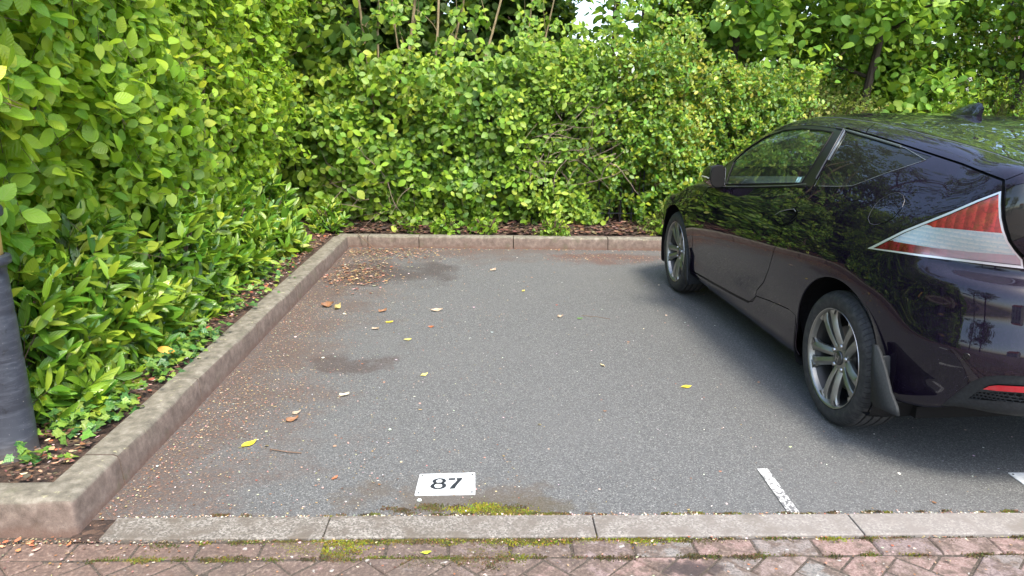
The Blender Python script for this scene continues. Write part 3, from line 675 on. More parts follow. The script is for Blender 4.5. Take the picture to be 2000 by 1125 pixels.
def _cr(P,t):
    # Catmull-Rom along axis 0 with non-uniform (chord) tangents, t array of parameters in index units
    n=P.shape[0]; t=np.clip(np.asarray(t,float),0,n-1-1e-9); i=np.minimum(t.astype(int),n-2); s=(t-i)
    D=np.linalg.norm(np.diff(P,axis=0),axis=-1)+1e-6              # (n-1, ...)
    T=np.zeros_like(P)
    w=D[...,None]
    sl=np.diff(P,axis=0)/w
    T[1:-1]=(sl[:-1]*w[1:]+sl[1:]*w[:-1])/(w[:-1]+w[1:])
    T[0]=sl[0];T[-1]=sl[-1]
    P0=P[i];P1=P[i+1];h=D[i][...,None];T0=T[i]*h;T1=T[i+1]*h
    s=s.reshape(s.shape+(1,)*(P0.ndim-1))
    a=2*s**3-3*s**2+1;b=s**3-2*s**2+s;c=-2*s**3+3*s**2;d=s**3-s**2
    return a*P0+b*T0+c*P1+d*T1
class Surf:
    def __init__(self):
        self.P=car_rows(); self.nu,self.nv=self.P.shape[0]-1,self.P.shape[1]-1
        K=40
        us=np.linspace(0,self.nu,self.nu*K+1); g=_cr(self.P,us)     # dense in u
        g=np.swapaxes(g,0,1); vs=np.linspace(0,self.nv,self.nv*K+1); g=_cr(g,vs)
        self.G=np.swapaxes(g,0,1); self.K=K
        # symmetric about x=0: keep centre column and end rows exactly on x=0
        self.G[:,-1,0]=0;self.G[0,:,0]=0;self.G[-1,:,0]=0
        G=self.G; du=np.gradient(G,axis=0);dv=np.gradient(G,axis=1)
        # mirror-aware derivative at centre column
        dv[:,-1]=(G[:,-1]-G[:,-2])*1; dv[:,-1,2]=0 ; dv[:,-1,1]*=0
        N=np.cross(dv,du); L=np.linalg.norm(N,axis=-1,keepdims=True); N=N/np.maximum(L,1e-12)
        self.N=N
        if N[K*8,K*3,0]>0: self.N=-N
    def _bil(self,A,uv):
        uv=np.asarray(uv,float); a=np.clip(uv[...,0]*self.K,0,A.shape[0]-1.0001);b=np.clip(uv[...,1]*self.K,0,A.shape[1]-1.0001)
        i=a.astype(int);j=b.astype(int);s=(a-i)[...,None];t=(b-j)[...,None]
        return (A[i,j]*(1-s)+A[i+1,j]*s)*(1-t)+(A[i,j+1]*(1-s)+A[i+1,j+1]*s)*t
    def pos(self,uv): return self._bil(self.G,uv)
    def nor(self,uv):
        n=self._bil(self.N,uv); return n/np.maximum(np.linalg.norm(n,axis=-1,keepdims=True),1e-9)
    def shift(self,uv,d3):
        # move uv points so that their 3D position moves by about d3
        uv=np.asarray(uv,float);e=1e-2
        for k in range(3):
            if k==0: target=self.pos(uv)+d3; q=uv.copy()
            p=self.pos(q);Ju=(self.pos(q+[e,0])-self.pos(q-[e,0]))/(2*e);Jv=(self.pos(q+[0,e])-self.pos(q-[0,e]))/(2*e)
            r=target-p; a=(Ju*Ju).sum(-1);b=(Ju*Jv).sum(-1);c=(Jv*Jv).sum(-1);ru=(Ju*r).sum(-1);rv=(Jv*r).sum(-1)
            det=np.maximum(a*c-b*b,1e-12); q=q+np.stack([(c*ru-b*rv)/det,(a*rv-b*ru)/det],-1)
        return q
    def offset_line(self,uv,w,closed=False):
        uv=np.asarray(uv,float);p=self.pos(uv);n=self.nor(uv)
        t=(np.roll(p,-1,0)-np.roll(p,1,0)) if closed else np.gradient(p,axis=0)
        t/=np.maximum(np.linalg.norm(t,axis=-1,keepdims=True),1e-9); s=np.cross(n,t)
        return self.shift(uv,s*w)
FEAT={"glassF":[[11.573,6.839],[11.683,7.122],[11.784,7.308],[11.854,7.511],[11.949,7.753],[11.865,7.824],[11.787,7.89],[11.721,7.961],[11.665,8.171],[11.504,8.0],[11.356,7.982],[11.219,7.975],[11.095,7.98],[10.984,7.997],[10.756,7.966],[10.551,7.953],[10.366,7.951],[10.199,7.959],[9.977,7.935],[9.801,7.924],[9.644,7.925],[9.5,7.93],[9.336,7.924],[9.18,7.92],[9.031,7.918],[8.888,7.918],[8.697,7.911],[8.518,7.908],[8.48,7.837],[8.451,7.769],[8.43,7.704],[8.419,7.642],[8.412,7.581],[8.41,7.521],[8.413,7.463],[8.417,7.405],[8.426,7.348],[8.436,7.29],[8.448,7.233],[8.461,7.176],[8.475,7.119],[8.489,7.06],[8.614,7.052],[8.743,7.045],[8.876,7.038],[9.012,7.032],[9.153,7.027],[9.298,7.024],[9.448,7.021],[9.603,7.019],[9.762,7.017],[9.924,7.014],[10.105,7.011],[10.303,7.007],[10.507,7.002],[10.714,6.99],[10.925,6.966],[11.139,6.935],[11.355,6.892]],"frameF":[[11.993,6.53],[12.185,7.07],[12.347,7.362],[12.501,7.764],[12.399,7.828],[12.3,7.88],[12.205,7.928],[12.113,7.974],[11.998,8.033],[11.888,8.177],[11.778,8.314],[11.674,8.465],[11.581,8.661],[11.399,8.382],[11.235,8.205],[11.089,8.13],[10.962,8.169],[10.844,8.286],[10.743,8.467],[10.556,8.348],[10.389,8.313],[10.239,8.346],[10.104,8.433],[9.908,8.216],[9.749,8.111],[9.604,8.077],[9.472,8.094],[9.348,8.141],[9.2,8.072],[9.06,8.022],[8.926,7.998],[8.797,7.996],[8.675,7.997],[8.558,7.999],[8.496,7.923],[8.45,7.851],[8.414,7.783],[8.389,7.719],[8.371,7.657],[8.357,7.596],[8.351,7.537],[8.346,7.478],[8.346,7.421],[8.348,7.364],[8.352,7.308],[8.358,7.251],[8.365,7.194],[8.373,7.137],[8.381,7.08],[8.389,7.021],[8.51,7.014],[8.636,7.007],[8.765,7.001],[8.897,6.991],[9.033,6.979],[9.173,6.969],[9.318,6.961],[9.467,6.954],[9.621,6.948],[9.778,6.941],[9.939,6.932],[10.119,6.918],[10.314,6.901],[10.514,6.881],[10.718,6.857],[10.925,6.827],[11.134,6.789],[11.345,6.741],[11.557,6.681],[11.773,6.611]],"pillarB":[[8.389,7.021],[8.381,7.08],[8.373,7.137],[8.365,7.194],[8.358,7.251],[8.352,7.308],[8.348,7.364],[8.346,7.421],[8.346,7.478],[8.351,7.537],[8.357,7.596],[8.371,7.657],[8.389,7.719],[8.414,7.783],[8.45,7.851],[8.496,7.923],[8.558,7.999],[8.351,8.0],[8.289,7.92],[8.242,7.846],[8.205,7.775],[8.178,7.707],[8.159,7.642],[8.145,7.578],[8.136,7.516],[8.131,7.455],[8.129,7.394],[8.13,7.334],[8.132,7.274],[8.136,7.214],[8.142,7.153],[8.148,7.092],[8.153,7.03],[8.269,7.025]],"quarter":[[8.102,7.039],[8.095,7.1],[8.089,7.159],[8.083,7.219],[8.078,7.278],[8.075,7.337],[8.073,7.396],[8.075,7.455],[8.078,7.516],[8.086,7.577],[8.099,7.639],[8.115,7.703],[8.141,7.769],[8.174,7.838],[8.216,7.911],[8.275,7.988],[8.152,7.983],[8.033,7.978],[7.904,7.974],[7.774,7.971],[7.648,7.97],[7.526,7.969],[7.398,7.969],[7.274,7.97],[7.155,7.972],[7.039,7.976],[6.915,7.98],[6.79,7.986],[6.668,7.993],[6.548,7.999],[6.431,8.042],[6.317,8.089],[6.205,8.137],[6.096,8.186],[5.985,8.235],[5.851,8.288],[5.893,7.949],[5.952,7.894],[6.013,7.842],[6.064,7.79],[6.118,7.74],[6.174,7.692],[6.233,7.645],[6.293,7.599],[6.358,7.554],[6.424,7.511],[6.494,7.469],[6.559,7.426],[6.626,7.385],[6.696,7.344],[6.769,7.305],[6.845,7.266],[6.924,7.231],[7.004,7.196],[7.078,7.161],[7.175,7.144],[7.274,7.127],[7.377,7.11],[7.492,7.096],[7.611,7.083],[7.733,7.071],[7.858,7.059],[7.987,7.049]],"gapC":[[8.357,8.31],[8.233,8.266],[8.112,8.232],[7.995,8.206],[7.865,8.188],[7.738,8.179],[7.615,8.177],[7.483,8.162],[7.355,8.157],[7.231,8.16],[7.112,8.172],[6.995,8.191],[6.867,8.218],[6.742,8.25],[6.629,8.277],[6.518,8.307],[6.41,8.34],[6.304,8.375],[6.2,8.411],[6.099,8.447],[5.999,8.485],[5.873,8.526],[5.751,8.572],[5.631,8.62],[5.513,8.668],[5.396,8.713],[5.28,8.755],[5.165,8.789],[5.049,8.816],[4.926,8.806],[4.805,8.789],[4.682,8.767],[4.562,8.74],[4.445,8.708],[4.343,8.685],[4.248,8.661],[4.159,8.634],[4.076,8.606],[3.995,8.577],[3.86,8.192],[3.726,7.942],[3.603,7.818],[3.489,7.694],[3.396,7.604],[3.311,7.514],[3.233,7.421],[3.16,7.327],[3.066,7.229],[2.978,7.129],[2.895,7.025],[2.779,6.906],[2.665,6.791],[2.512,6.697],[2.362,6.602],[2.148,6.487]],"light":[[5.989,5.689],[5.895,5.876],[5.803,6.023],[5.713,6.092],[5.626,6.162],[5.542,6.23],[5.461,6.299],[5.383,6.368],[5.308,6.437],[5.237,6.506],[5.167,6.564],[5.098,6.622],[5.032,6.68],[4.966,6.739],[4.903,6.799],[4.843,6.86],[4.785,6.922],[4.728,6.985],[4.674,7.041],[4.621,7.097],[4.57,7.152],[4.519,7.207],[4.47,7.266],[4.422,7.324],[4.375,7.383],[4.33,7.44],[4.285,7.498],[4.241,7.555],[4.198,7.612],[4.154,7.663],[4.11,7.715],[4.068,7.767],[4.026,7.819],[3.948,7.871],[3.811,7.924],[3.706,7.826],[3.607,7.728],[3.515,7.628],[3.423,7.535],[3.339,7.44],[3.261,7.343],[3.17,7.249],[3.085,7.154],[3.007,7.055],[2.877,6.928],[2.75,6.808],[2.599,6.708],[2.452,6.607],[2.3,6.517],[2.152,6.426],[2.096,6.321],[2.046,6.214],[2.162,6.215],[2.278,6.215],[2.394,6.214],[2.51,6.213],[2.626,6.211],[2.743,6.208],[2.871,6.206],[3.0,6.202],[3.121,6.198],[3.244,6.192],[3.368,6.185],[3.493,6.177],[3.62,6.168],[3.747,6.158],[3.864,6.147],[3.98,6.136],[4.067,6.123],[4.148,6.11],[4.229,6.096],[4.31,6.08],[4.392,6.065],[4.475,6.049],[4.56,6.034],[4.646,6.019],[4.743,6.006],[4.842,5.986],[4.946,5.957],[5.047,5.931],[5.144,5.905],[5.247,5.88],[5.354,5.854],[5.472,5.825],[5.595,5.794],[5.723,5.762],[5.855,5.727]],"lampIn":[[5.836,5.804],[5.749,5.978],[5.665,6.058],[5.582,6.124],[5.502,6.19],[5.426,6.256],[5.353,6.322],[5.282,6.388],[5.214,6.454],[5.145,6.512],[5.077,6.57],[5.01,6.628],[4.944,6.687],[4.88,6.747],[4.819,6.809],[4.761,6.871],[4.704,6.934],[4.649,6.997],[4.596,7.052],[4.544,7.108],[4.494,7.163],[4.445,7.222],[4.397,7.281],[4.351,7.339],[4.305,7.397],[4.261,7.454],[4.217,7.511],[4.175,7.568],[4.129,7.624],[4.084,7.68],[4.04,7.736],[3.989,7.793],[3.852,7.85],[3.722,7.735],[3.603,7.618],[3.507,7.526],[3.418,7.431],[3.338,7.335],[3.247,7.242],[3.162,7.146],[3.083,7.048],[2.952,6.922],[2.823,6.802],[2.671,6.702],[2.523,6.601],[2.414,6.537],[2.308,6.474],[2.203,6.409],[2.14,6.283],[2.266,6.282],[2.391,6.281],[2.516,6.279],[2.642,6.276],[2.769,6.272],[2.897,6.269],[3.026,6.265],[3.148,6.259],[3.271,6.253],[3.396,6.246],[3.522,6.237],[3.649,6.228],[3.777,6.217],[3.894,6.206],[4.007,6.194],[4.087,6.181],[4.167,6.166],[4.247,6.15],[4.328,6.133],[4.41,6.117],[4.492,6.1],[4.576,6.083],[4.662,6.067],[4.758,6.052],[4.858,6.038],[4.962,6.025],[5.06,6.012],[5.157,6.0],[5.259,5.971],[5.366,5.941],[5.477,5.909],[5.593,5.876],[5.713,5.841]],"lampUp":[[4.696,6.763],[4.606,6.789],[4.519,6.815],[4.434,6.841],[4.351,6.865],[4.269,6.884],[4.19,6.902],[4.114,6.916],[4.039,6.927],[3.929,6.936],[3.776,6.942],[3.621,6.949],[3.468,6.954],[3.318,6.958],[3.17,6.961],[3.023,6.964]],"lampLo":[[5.395,6.198],[5.287,6.207],[5.185,6.215],[5.087,6.223],[4.993,6.232],[4.889,6.242],[4.791,6.254],[4.696,6.266],[4.604,6.28],[4.514,6.293],[4.433,6.311],[4.352,6.328],[4.273,6.345],[4.195,6.361],[4.118,6.375],[4.041,6.387],[3.944,6.398],[3.823,6.407],[3.702,6.414],[3.582,6.426],[3.463,6.436],[3.345,6.446],[3.228,6.454],[3.112,6.462],[2.997,6.469],[2.875,6.475],[2.755,6.48],[2.636,6.484],[2.518,6.488],[2.4,6.492],[2.283,6.494]],"fuel":[[6.25,6.564],[6.152,6.461],[6.037,6.458],[5.91,6.516],[5.776,6.574],[5.693,6.668],[5.614,6.762],[5.584,6.888],[5.559,7.012],[5.599,7.137],[5.72,7.225],[5.878,7.244],[6.044,7.196],[6.113,7.127],[6.186,7.06],[6.215,6.991],[6.246,6.898],[6.254,6.8],[6.264,6.702]],"door":[[12.304,6.283],[12.353,5.774],[12.502,5.326],[12.673,4.92],[12.847,4.62],[12.895,4.254],[12.954,3.915],[13.028,3.641],[13.027,3.4],[13.036,3.156],[13.055,2.934],[13.085,2.754],[13.126,2.569],[13.158,2.4],[13.191,2.229],[13.223,2.057],[13.237,1.872],[13.216,1.702],[13.182,1.55],[13.166,1.386],[12.866,1.41],[12.586,1.437],[12.308,1.465],[12.036,1.49],[11.787,1.509],[11.546,1.525],[11.304,1.544],[11.066,1.562],[10.834,1.581],[10.605,1.599],[10.382,1.617],[10.142,1.644],[9.922,1.67],[9.729,1.695],[9.564,1.77],[9.461,1.958],[9.398,2.189],[9.229,2.378],[9.065,2.56],[8.982,2.714],[8.908,2.863],[8.843,3.008],[8.802,3.209],[8.766,3.405],[8.734,3.597],[8.705,3.785],[8.666,3.954],[8.63,4.167],[8.595,4.396],[8.558,4.664],[8.526,4.927],[8.5,5.282],[8.46,5.589],[8.424,5.891],[8.39,6.078],[8.36,6.199],[8.334,6.317],[8.325,6.468],[8.32,6.618],[8.319,6.768],[8.318,6.897],[8.32,7.014]],"roofline":[[9.869,9.286],[9.691,9.273],[9.519,9.244],[9.374,9.234],[9.244,9.233],[9.125,9.237],[9.014,9.245],[8.851,9.223],[8.705,9.212],[8.573,9.21],[8.45,9.212],[8.333,9.217],[8.222,9.225],[8.114,9.233],[8.01,9.243],[7.874,9.238],[7.742,9.235],[7.615,9.233],[7.493,9.234],[7.376,9.236],[7.264,9.24],[7.155,9.246],[7.053,9.248],[6.948,9.252],[6.839,9.257],[6.734,9.262],[6.632,9.269],[6.532,9.277],[6.435,9.285],[6.341,9.294],[6.249,9.304],[6.161,9.315],[6.075,9.326],[5.987,9.337],[5.882,9.35],[5.765,9.36],[5.652,9.371],[5.541,9.383],[5.431,9.394],[5.323,9.405],[5.217,9.417],[5.11,9.428],[5.002,9.437],[4.872,9.435],[4.735,9.431],[4.597,9.427],[4.459,9.42],[4.326,9.413],[4.203,9.406],[4.09,9.398]],"seam":[[7.741,8.057],[7.861,8.963],[7.906,9.1],[7.998,9.234]],"hatchfront":[[7.991,9.23],[7.876,9.301],[7.879,9.385],[7.902,9.482],[7.95,9.594],[7.971,9.694],[7.997,9.798],[8.015,9.9],[8.019,9.992],[8.021,10.064]],"glassR":[[7.143,9.265],[7.211,9.328],[7.232,9.442],[7.283,9.575],[7.285,9.659],[7.292,9.745],[7.299,9.832],[7.3,9.916],[7.294,9.995],[7.27,10.041],[7.245,10.085],[7.226,10.133],[7.209,10.182],[7.196,10.233],[7.187,10.286],[7.183,10.342],[7.18,10.399],[7.182,10.46],[7.168,10.514],[7.157,10.569],[7.147,10.625],[7.137,10.68],[7.127,10.736],[7.116,10.792],[7.103,10.846],[7.091,10.899],[7.074,10.951]],"spoil":[[3.898,8.638],[3.722,8.865],[3.57,9.024],[3.436,9.079],[3.347,9.143]],"lowglass":[[2.98,8.765],[3.172,8.59],[3.377,8.415],[3.517,8.194],[3.648,7.991],[3.564,7.895],[3.484,7.799],[3.409,7.703],[3.304,7.589],[3.21,7.474],[3.124,7.356],[3.036,7.258],[2.955,7.157],[2.877,7.053],[2.759,6.926],[2.642,6.805],[2.547,6.844],[2.451,6.882],[2.354,6.919]],"valance":[[3.558,1.087],[3.451,1.302],[3.351,1.473],[3.28,1.59],[3.21,1.713],[3.142,1.845],[3.061,2.021],[2.981,2.148],[2.9,2.271],[2.803,2.348],[2.71,2.421],[2.617,2.492],[2.519,2.527],[2.422,2.561],[2.325,2.594],[2.227,2.612],[2.128,2.629],[2.029,2.644],[1.961,2.659],[1.905,2.672],[1.85,2.684]],"ridge":[[2.91,2.558],[2.83,2.629],[2.75,2.697],[2.671,2.763],[2.573,2.797],[2.476,2.829],[2.379,2.861],[2.283,2.891],[2.184,2.912],[2.085,2.931],[1.992,2.95],[1.936,2.967],[1.881,2.983]],"reflector":[[1.812,2.401],[1.868,2.392],[1.925,2.382],[1.982,2.371],[2.068,2.358],[2.168,2.344],[2.267,2.329],[2.364,2.294],[2.461,2.257],[2.584,2.128],[2.465,2.141],[2.346,2.153],[2.227,2.163],[2.127,2.176],[2.025,2.189],[1.957,2.2],[1.899,2.21],[1.842,2.217],[1.784,2.224]],"grille":[[1.773,2.159],[1.83,2.149],[1.887,2.137],[1.943,2.124],[2.0,2.109],[2.101,2.092],[2.201,2.074],[2.3,2.055],[2.4,2.034],[2.501,2.013],[2.602,1.984],[2.706,1.945],[2.801,1.734],[2.902,1.532],[2.788,1.553],[2.678,1.576],[2.569,1.6],[2.463,1.623],[2.357,1.646],[2.251,1.668],[2.146,1.688],[2.039,1.707],[1.962,1.722],[1.903,1.736],[1.843,1.747],[1.783,1.756],[1.722,1.763]],"sensor":[[3.15,2.93]],"handle":[[8.862,5.528],[8.829,5.84],[8.716,6.076],[8.519,6.198],[8.321,6.283],[8.237,6.228],[8.219,6.093],[8.259,5.808],[8.377,5.43],[8.56,5.243],[8.74,5.268]],"sillseam":[[13.127,1.355],[12.836,1.378],[12.559,1.405],[12.287,1.429],[12.02,1.45],[11.777,1.467],[11.54,1.481],[11.296,1.502],[11.058,1.52],[10.826,1.54],[10.597,1.559],[10.373,1.578],[10.133,1.606],[9.915,1.633],[9.722,1.659],[9.584,1.834],[9.427,2.024],[9.224,2.068],[9.027,2.11],[8.832,2.152],[8.664,2.178],[8.499,2.204],[8.34,2.228],[8.137,2.256]],"hilite":[[12.368,6.068],[12.11,6.263],[11.857,6.393],[11.615,6.496],[11.376,6.582],[11.158,6.648],[10.94,6.7],[10.725,6.742],[10.513,6.776],[10.305,6.805],[10.101,6.829],[9.916,6.849],[9.75,6.868],[9.587,6.883],[9.429,6.896],[9.275,6.909],[9.126,6.924],[8.982,6.94],[8.842,6.957],[8.705,6.974],[8.573,6.992],[8.444,7.004],[8.32,7.014]]}
# ---------------------------------------------------------------- the parked coupe
CAR_YAW = radians(3.32)
car = empty("parked_car", (1.545+.845*cos(CAR_YAW), 3.212+.845*sin(CAR_YAW), 0), CAR_YAW,
            "dark purple black coupe with dusty paint parked in the right hand bay", "car")
S = Surf()
def from_yz(y, z, vmax=8.):
    G = S.G[:, :int(vmax*S.K)]; d = (G[...,1]-y)**2+(G[...,2]-z)**2+np.where(G[...,0]>-.5, 9, 0)
    i,j = np.unravel_index(d.argmin(), d.shape); q = np.array([i/S.K, j/S.K]); e = 1e-2
    for _ in range(4):
        p = S.pos(q); a = (S.pos(q+[e,0])-S.pos(q-[e,0]))/(2*e); b = (S.pos(q+[0,e])-S.pos(q-[0,e]))/(2*e)
        J = np.array([[a[1],b[1]],[a[2],b[2]]]); r = np.array([y-p[1], z-p[2]])
        if abs(np.linalg.det(J))<1e-9: break
        st = np.linalg.solve(J, r); q = q+np.clip(st,-.1,.1)
    return [float(q[0]), float(max(0, q[1]))]
def arch(cy, cz, r):
    P = []
    for k in range(73):
        a = radians(-50+280*k/72); y, z = cy+r*cos(a), cz+r*sin(a)
        P.append(from_yz(y, z) if z>.20 else None)
    P = [p for p in P if p is not None]
    return [[P[0][0], 0.]]+P+[[P[-1][0], 0.]]
ARCH = [arch(0, .318, .360), arch(2.435, .312, .356)]
F_ = {k:[list(q) for q in v] for k,v in FEAT.items()}
def inpoly(P, poly):
    x,y = P[:,0],P[:,1]; c = np.zeros(len(P), bool); n = len(poly)
    for i in range(n):
        x1,y1 = poly[i]; x2,y2 = poly[(i+1)%n]
        m = ((y1>y)!=(y2>y)) & (x < (x2-x1)*(y-y1)/((y2-y1) if y2!=y1 else 1e-12)+x1); c ^= m
    return c
def strip(line, w, closed=False):
    a = S.offset_line(line, w/2, closed); b = S.offset_line(line, -w/2, closed)
    return a, b
hatch_glass = [[7.10,11.0],[7.16,10.6],[7.196,10.233],[7.19,9.7],[7.14,9.34]]+[[u, v+.04] for u,v in F_['roofline'] if 4.35<u<7.05]+[[4.2,9.55],[4.0,9.9],[3.9,10.4],[3.88,11.0]]
screen = [[10.42,11.0],[10.40,10.3],[10.48,9.7],[10.75,9.25],[11.4,9.2],[12.2,9.2],[12.9,9.25],[13.35,9.6],[13.6,10.3],[13.65,11.0]]
lowg = F_['lowglass']; lowg = [[0,8.72],[1.0,8.72],[2.0,8.72]]+lowg+[[1.0,6.87],[0,6.85]]
val = [[3.35,0.0]]+F_['valance']+[[1.0,2.70],[0,2.72],[0,0]]
refl = [[1.02,2.40]]+F_['reflector']+[[1.02,2.20]]
refl = [[1.02,2.40]]+F_['reflector'][:]+[[1.02,2.215]]
gril = [[0,2.20],[1.0,2.18]]+F_['grille']+[[1.0,1.78],[0,1.79]]
door = F_['door']; gapC = F_['gapC']
hf = F_['hatchfront']+[[8.02,10.5],[8.02,11.0]]
closedL = {'fuel':F_['fuel'][::-1] , 'handle':F_['handle']}
POLY = {'glassF':F_['glassF'],'frameF':F_['frameF'],'pillarB':F_['pillarB'],'quarter':F_['quarter'],'light':F_['light'],'lampIn':F_['lampIn'],
        'hatch':hatch_glass,'screen':screen,'lowg':lowg,'val':val,'refl':refl,'gril':gril,'fuel':F_['fuel'],'handle':F_['handle']}
# door region: seam + window line on top
POLY['door'] = door+F_['hilite'][::-1]
LOWTRIM = [[14.3,0],[14.3,.9]]+[[13.6,1.2]]+F_['sillseam']+[[7.9,2.2],[7.9,0]]
POLY['sill'] = LOWTRIM
POLY['bonnet'] = [[14.05,11.],[14.0,10.],[13.95,9.2],[14.1,8.6],[14.6,8.3],[15.5,8.2],[16.6,8.2],[17.3,8.6],[18.0,9.2],[18.3,10.2],[18.3,11.]]
GAPS = {}
def add_gap(name, line, w, closed=False):
    a, b = strip(line, w, closed)
    if closed: GAPS[name] = ('ring', a, b)
    else: GAPS[name] = ('band', np.concatenate([a, b[::-1]]), None)
add_gap('door', door, .0055); add_gap('gapC', gapC, .010); add_gap('roof', F_['roofline'], .005); add_gap('seam', F_['seam'], .005)
add_gap('hf', hf, .006); add_gap('fuel', F_['fuel'], .0035, True); add_gap('sp', F_['spoil'], .004); add_gap('handle', F_['handle'], .006, True)
add_gap('sill', F_['sillseam'], .005); add_gap('bon', POLY['bonnet'][1:-1], .005); add_gap('fb', [from_yz(2.96,z) for z in (.22,.3,.4,.5,.56,.6,.64)] , .004)
# constrained triangulation of the (u, v) domain
NU, NV = S.nu*12, S.nv*9
us = np.linspace(0, S.nu, NU+1); vs = np.linspace(0, S.nv, NV+1)
pts = []; edges = []; 
for i,u in enumerate(us):
    for j,v in enumerate(vs): pts.append((u, v))
idx = lambda i,j: i*(NV+1)+j
for i in range(NU): edges += [(idx(i,0),idx(i+1,0)),(idx(i,NV),idx(i+1,NV))]
for j in range(NV): edges += [(idx(0,j),idx(0,j+1)),(idx(NU,j),idx(NU,j+1))]
def add_line(L, closed):
    b = len(pts); n = len(L)
    for q in L: pts.append((min(max(float(q[0]),0),S.nu), min(max(float(q[1]),0),S.nv)))
    for k in range(n-1): edges.append((b+k, b+k+1))
    if closed: edges.append((b+n-1, b))
for a in ARCH: add_line(a, False)
for k,p in POLY.items(): add_line(p, True)
for k,(t,a,b) in GAPS.items():
    add_line(a, True)
    if t=='ring': add_line(b, True)
add_line(F_['lampUp'], False); add_line(F_['lampLo'], False)
SC = np.array([1.0, .55])
r_ = delaunay_2d_cdt([Vector((p[0]*SC[0], p[1]*SC[1])) for p in pts], edges, [], 0, 1e-6)
UVv = np.array([[v.x/SC[0], v.y/SC[1]] for v in r_[0]]); TRI = np.array([f for f in r_[2] if len(f)==3])
cen = UVv[TRI].mean(1)
def vline(L, u):
    L = sorted([tuple(q) for q in L]); return np.interp(u, [q[0] for q in L], [q[1] for q in L])
reg = np.full(len(TRI), 'body', dtype=object)
def setr(name, mask): reg[mask] = name
ip = {k:inpoly(cen, p) for k,p in POLY.items()}
setr('bonnet', ip['bonnet']); setr('door', ip['door']); setr('sill', ip['sill'])
setr('val', ip['val']); setr('refl', ip['refl']); setr('gril', ip['gril'])
tail = inpoly(cen, [list(q) for q in hf]+[[0,11],[0,6.45]]+[list(q) for q in gapC[::-1]]+[F_['seam'][-1]])
setr('tailgate', tail & (cen[:,1]>6.3) & ~inpoly(cen,[[3.9,8.6]]+F_['roofline'][::-1]+[[8.1,9.2]]+F_['gapC'][:]) )
setr('fuel', ip['fuel']); setr('frameF', ip['frameF']); setr('pillarB', ip['pillarB']); setr('glassF', ip['glassF']); setr('quarter', ip['quarter'])
setr('hatch', ip['hatch']); setr('screen', ip['screen']); setr('lowg', ip['lowg'])
setr('chromeL', ip['light'])
li = ip['lampIn']; up = cen[:,1]>vline(F_['lampUp'], cen[:,0]); lo = cen[:,1]<vline(F_['lampLo'], cen[:,0])
setr('lensR', li & up); setr('lensC', li & ~up & ~lo); setr('lensD', li & lo)
setr('handle', ip['handle']); hcc = np.array(F_['handle']).mean(0); setr('hrec', ip['handle'] & (cen[:,0]<hcc[0]-.06))
for k,(t,a,b) in GAPS.items():
    if t=='band': setr('gap', inpoly(cen, a))
    else: setr('gap', inpoly(cen, a)^inpoly(cen, b))
# keep lamps intact against the wide tailgate gap
for a in ARCH: setr('hole', inpoly(cen, a))
POS = S.pos(UVv); NOR = S.nor(UVv)
a_,b_,c_ = POS[TRI[:,0]],POS[TRI[:,1]],POS[TRI[:,2]]
fn = np.cross(b_-a_, c_-a_); ar = np.linalg.norm(fn,axis=1); flip = (fn*NOR[TRI].mean(1)).sum(1)<0
TRI[flip] = TRI[flip][:, ::-1]
good = ar>1e-10
def panel(name, regs, mat, parent, off=0.0, side='both', thick=0, fn_off=None):
    m = good & np.isin(reg, regs); T = TRI[m]
    used, inv = np.unique(T, return_inverse=True); T = inv.reshape(-1,3)
    P = POS[used]; N = NOR[used]; o = off if fn_off is None else fn_off(UVv[used], P)[:,None]
    P = P+N*o; V = []; F = []; NN = []
    for s in ((1,-1) if side=='both' else ((1,) if side=='left' else (-1,))):
        b = sum(len(x) for x in V); V.append(P*[s,1,1]); NN.append(N*[s,1,1]); F.append((T if s==1 else T[:, ::-1])+b)
    V = np.concatenate(V); F = np.concatenate(F); NN = np.concatenate(NN)
    return mesh_obj(name, V, F, mat, parent, nor=NN)
body = panel("body", ['body'], MAT['paint'], car)
inner = panel("inner_shell", ['body','gap','door','tailgate','bonnet','sill','val','gril','fuel','refl','chromeL','lensR','lensC','lensD'], MAT['dark'], body, off=-.014)
panel("bonnet", ['bonnet'], MAT['paint'], car)
panel("tailgate", ['tailgate'], MAT['paint'], car)
panel("rear_valance", ['val'], MAT['plastic'], car, off=-.004)
panel("windscreen", ['screen'], MAT['screen'], car)
panel("rear_window", ['hatch'], MAT['rear_glass'], car, off=.001)
panel("rear_window", ['lowg'], MAT['rear_glass'], car, off=-.002)
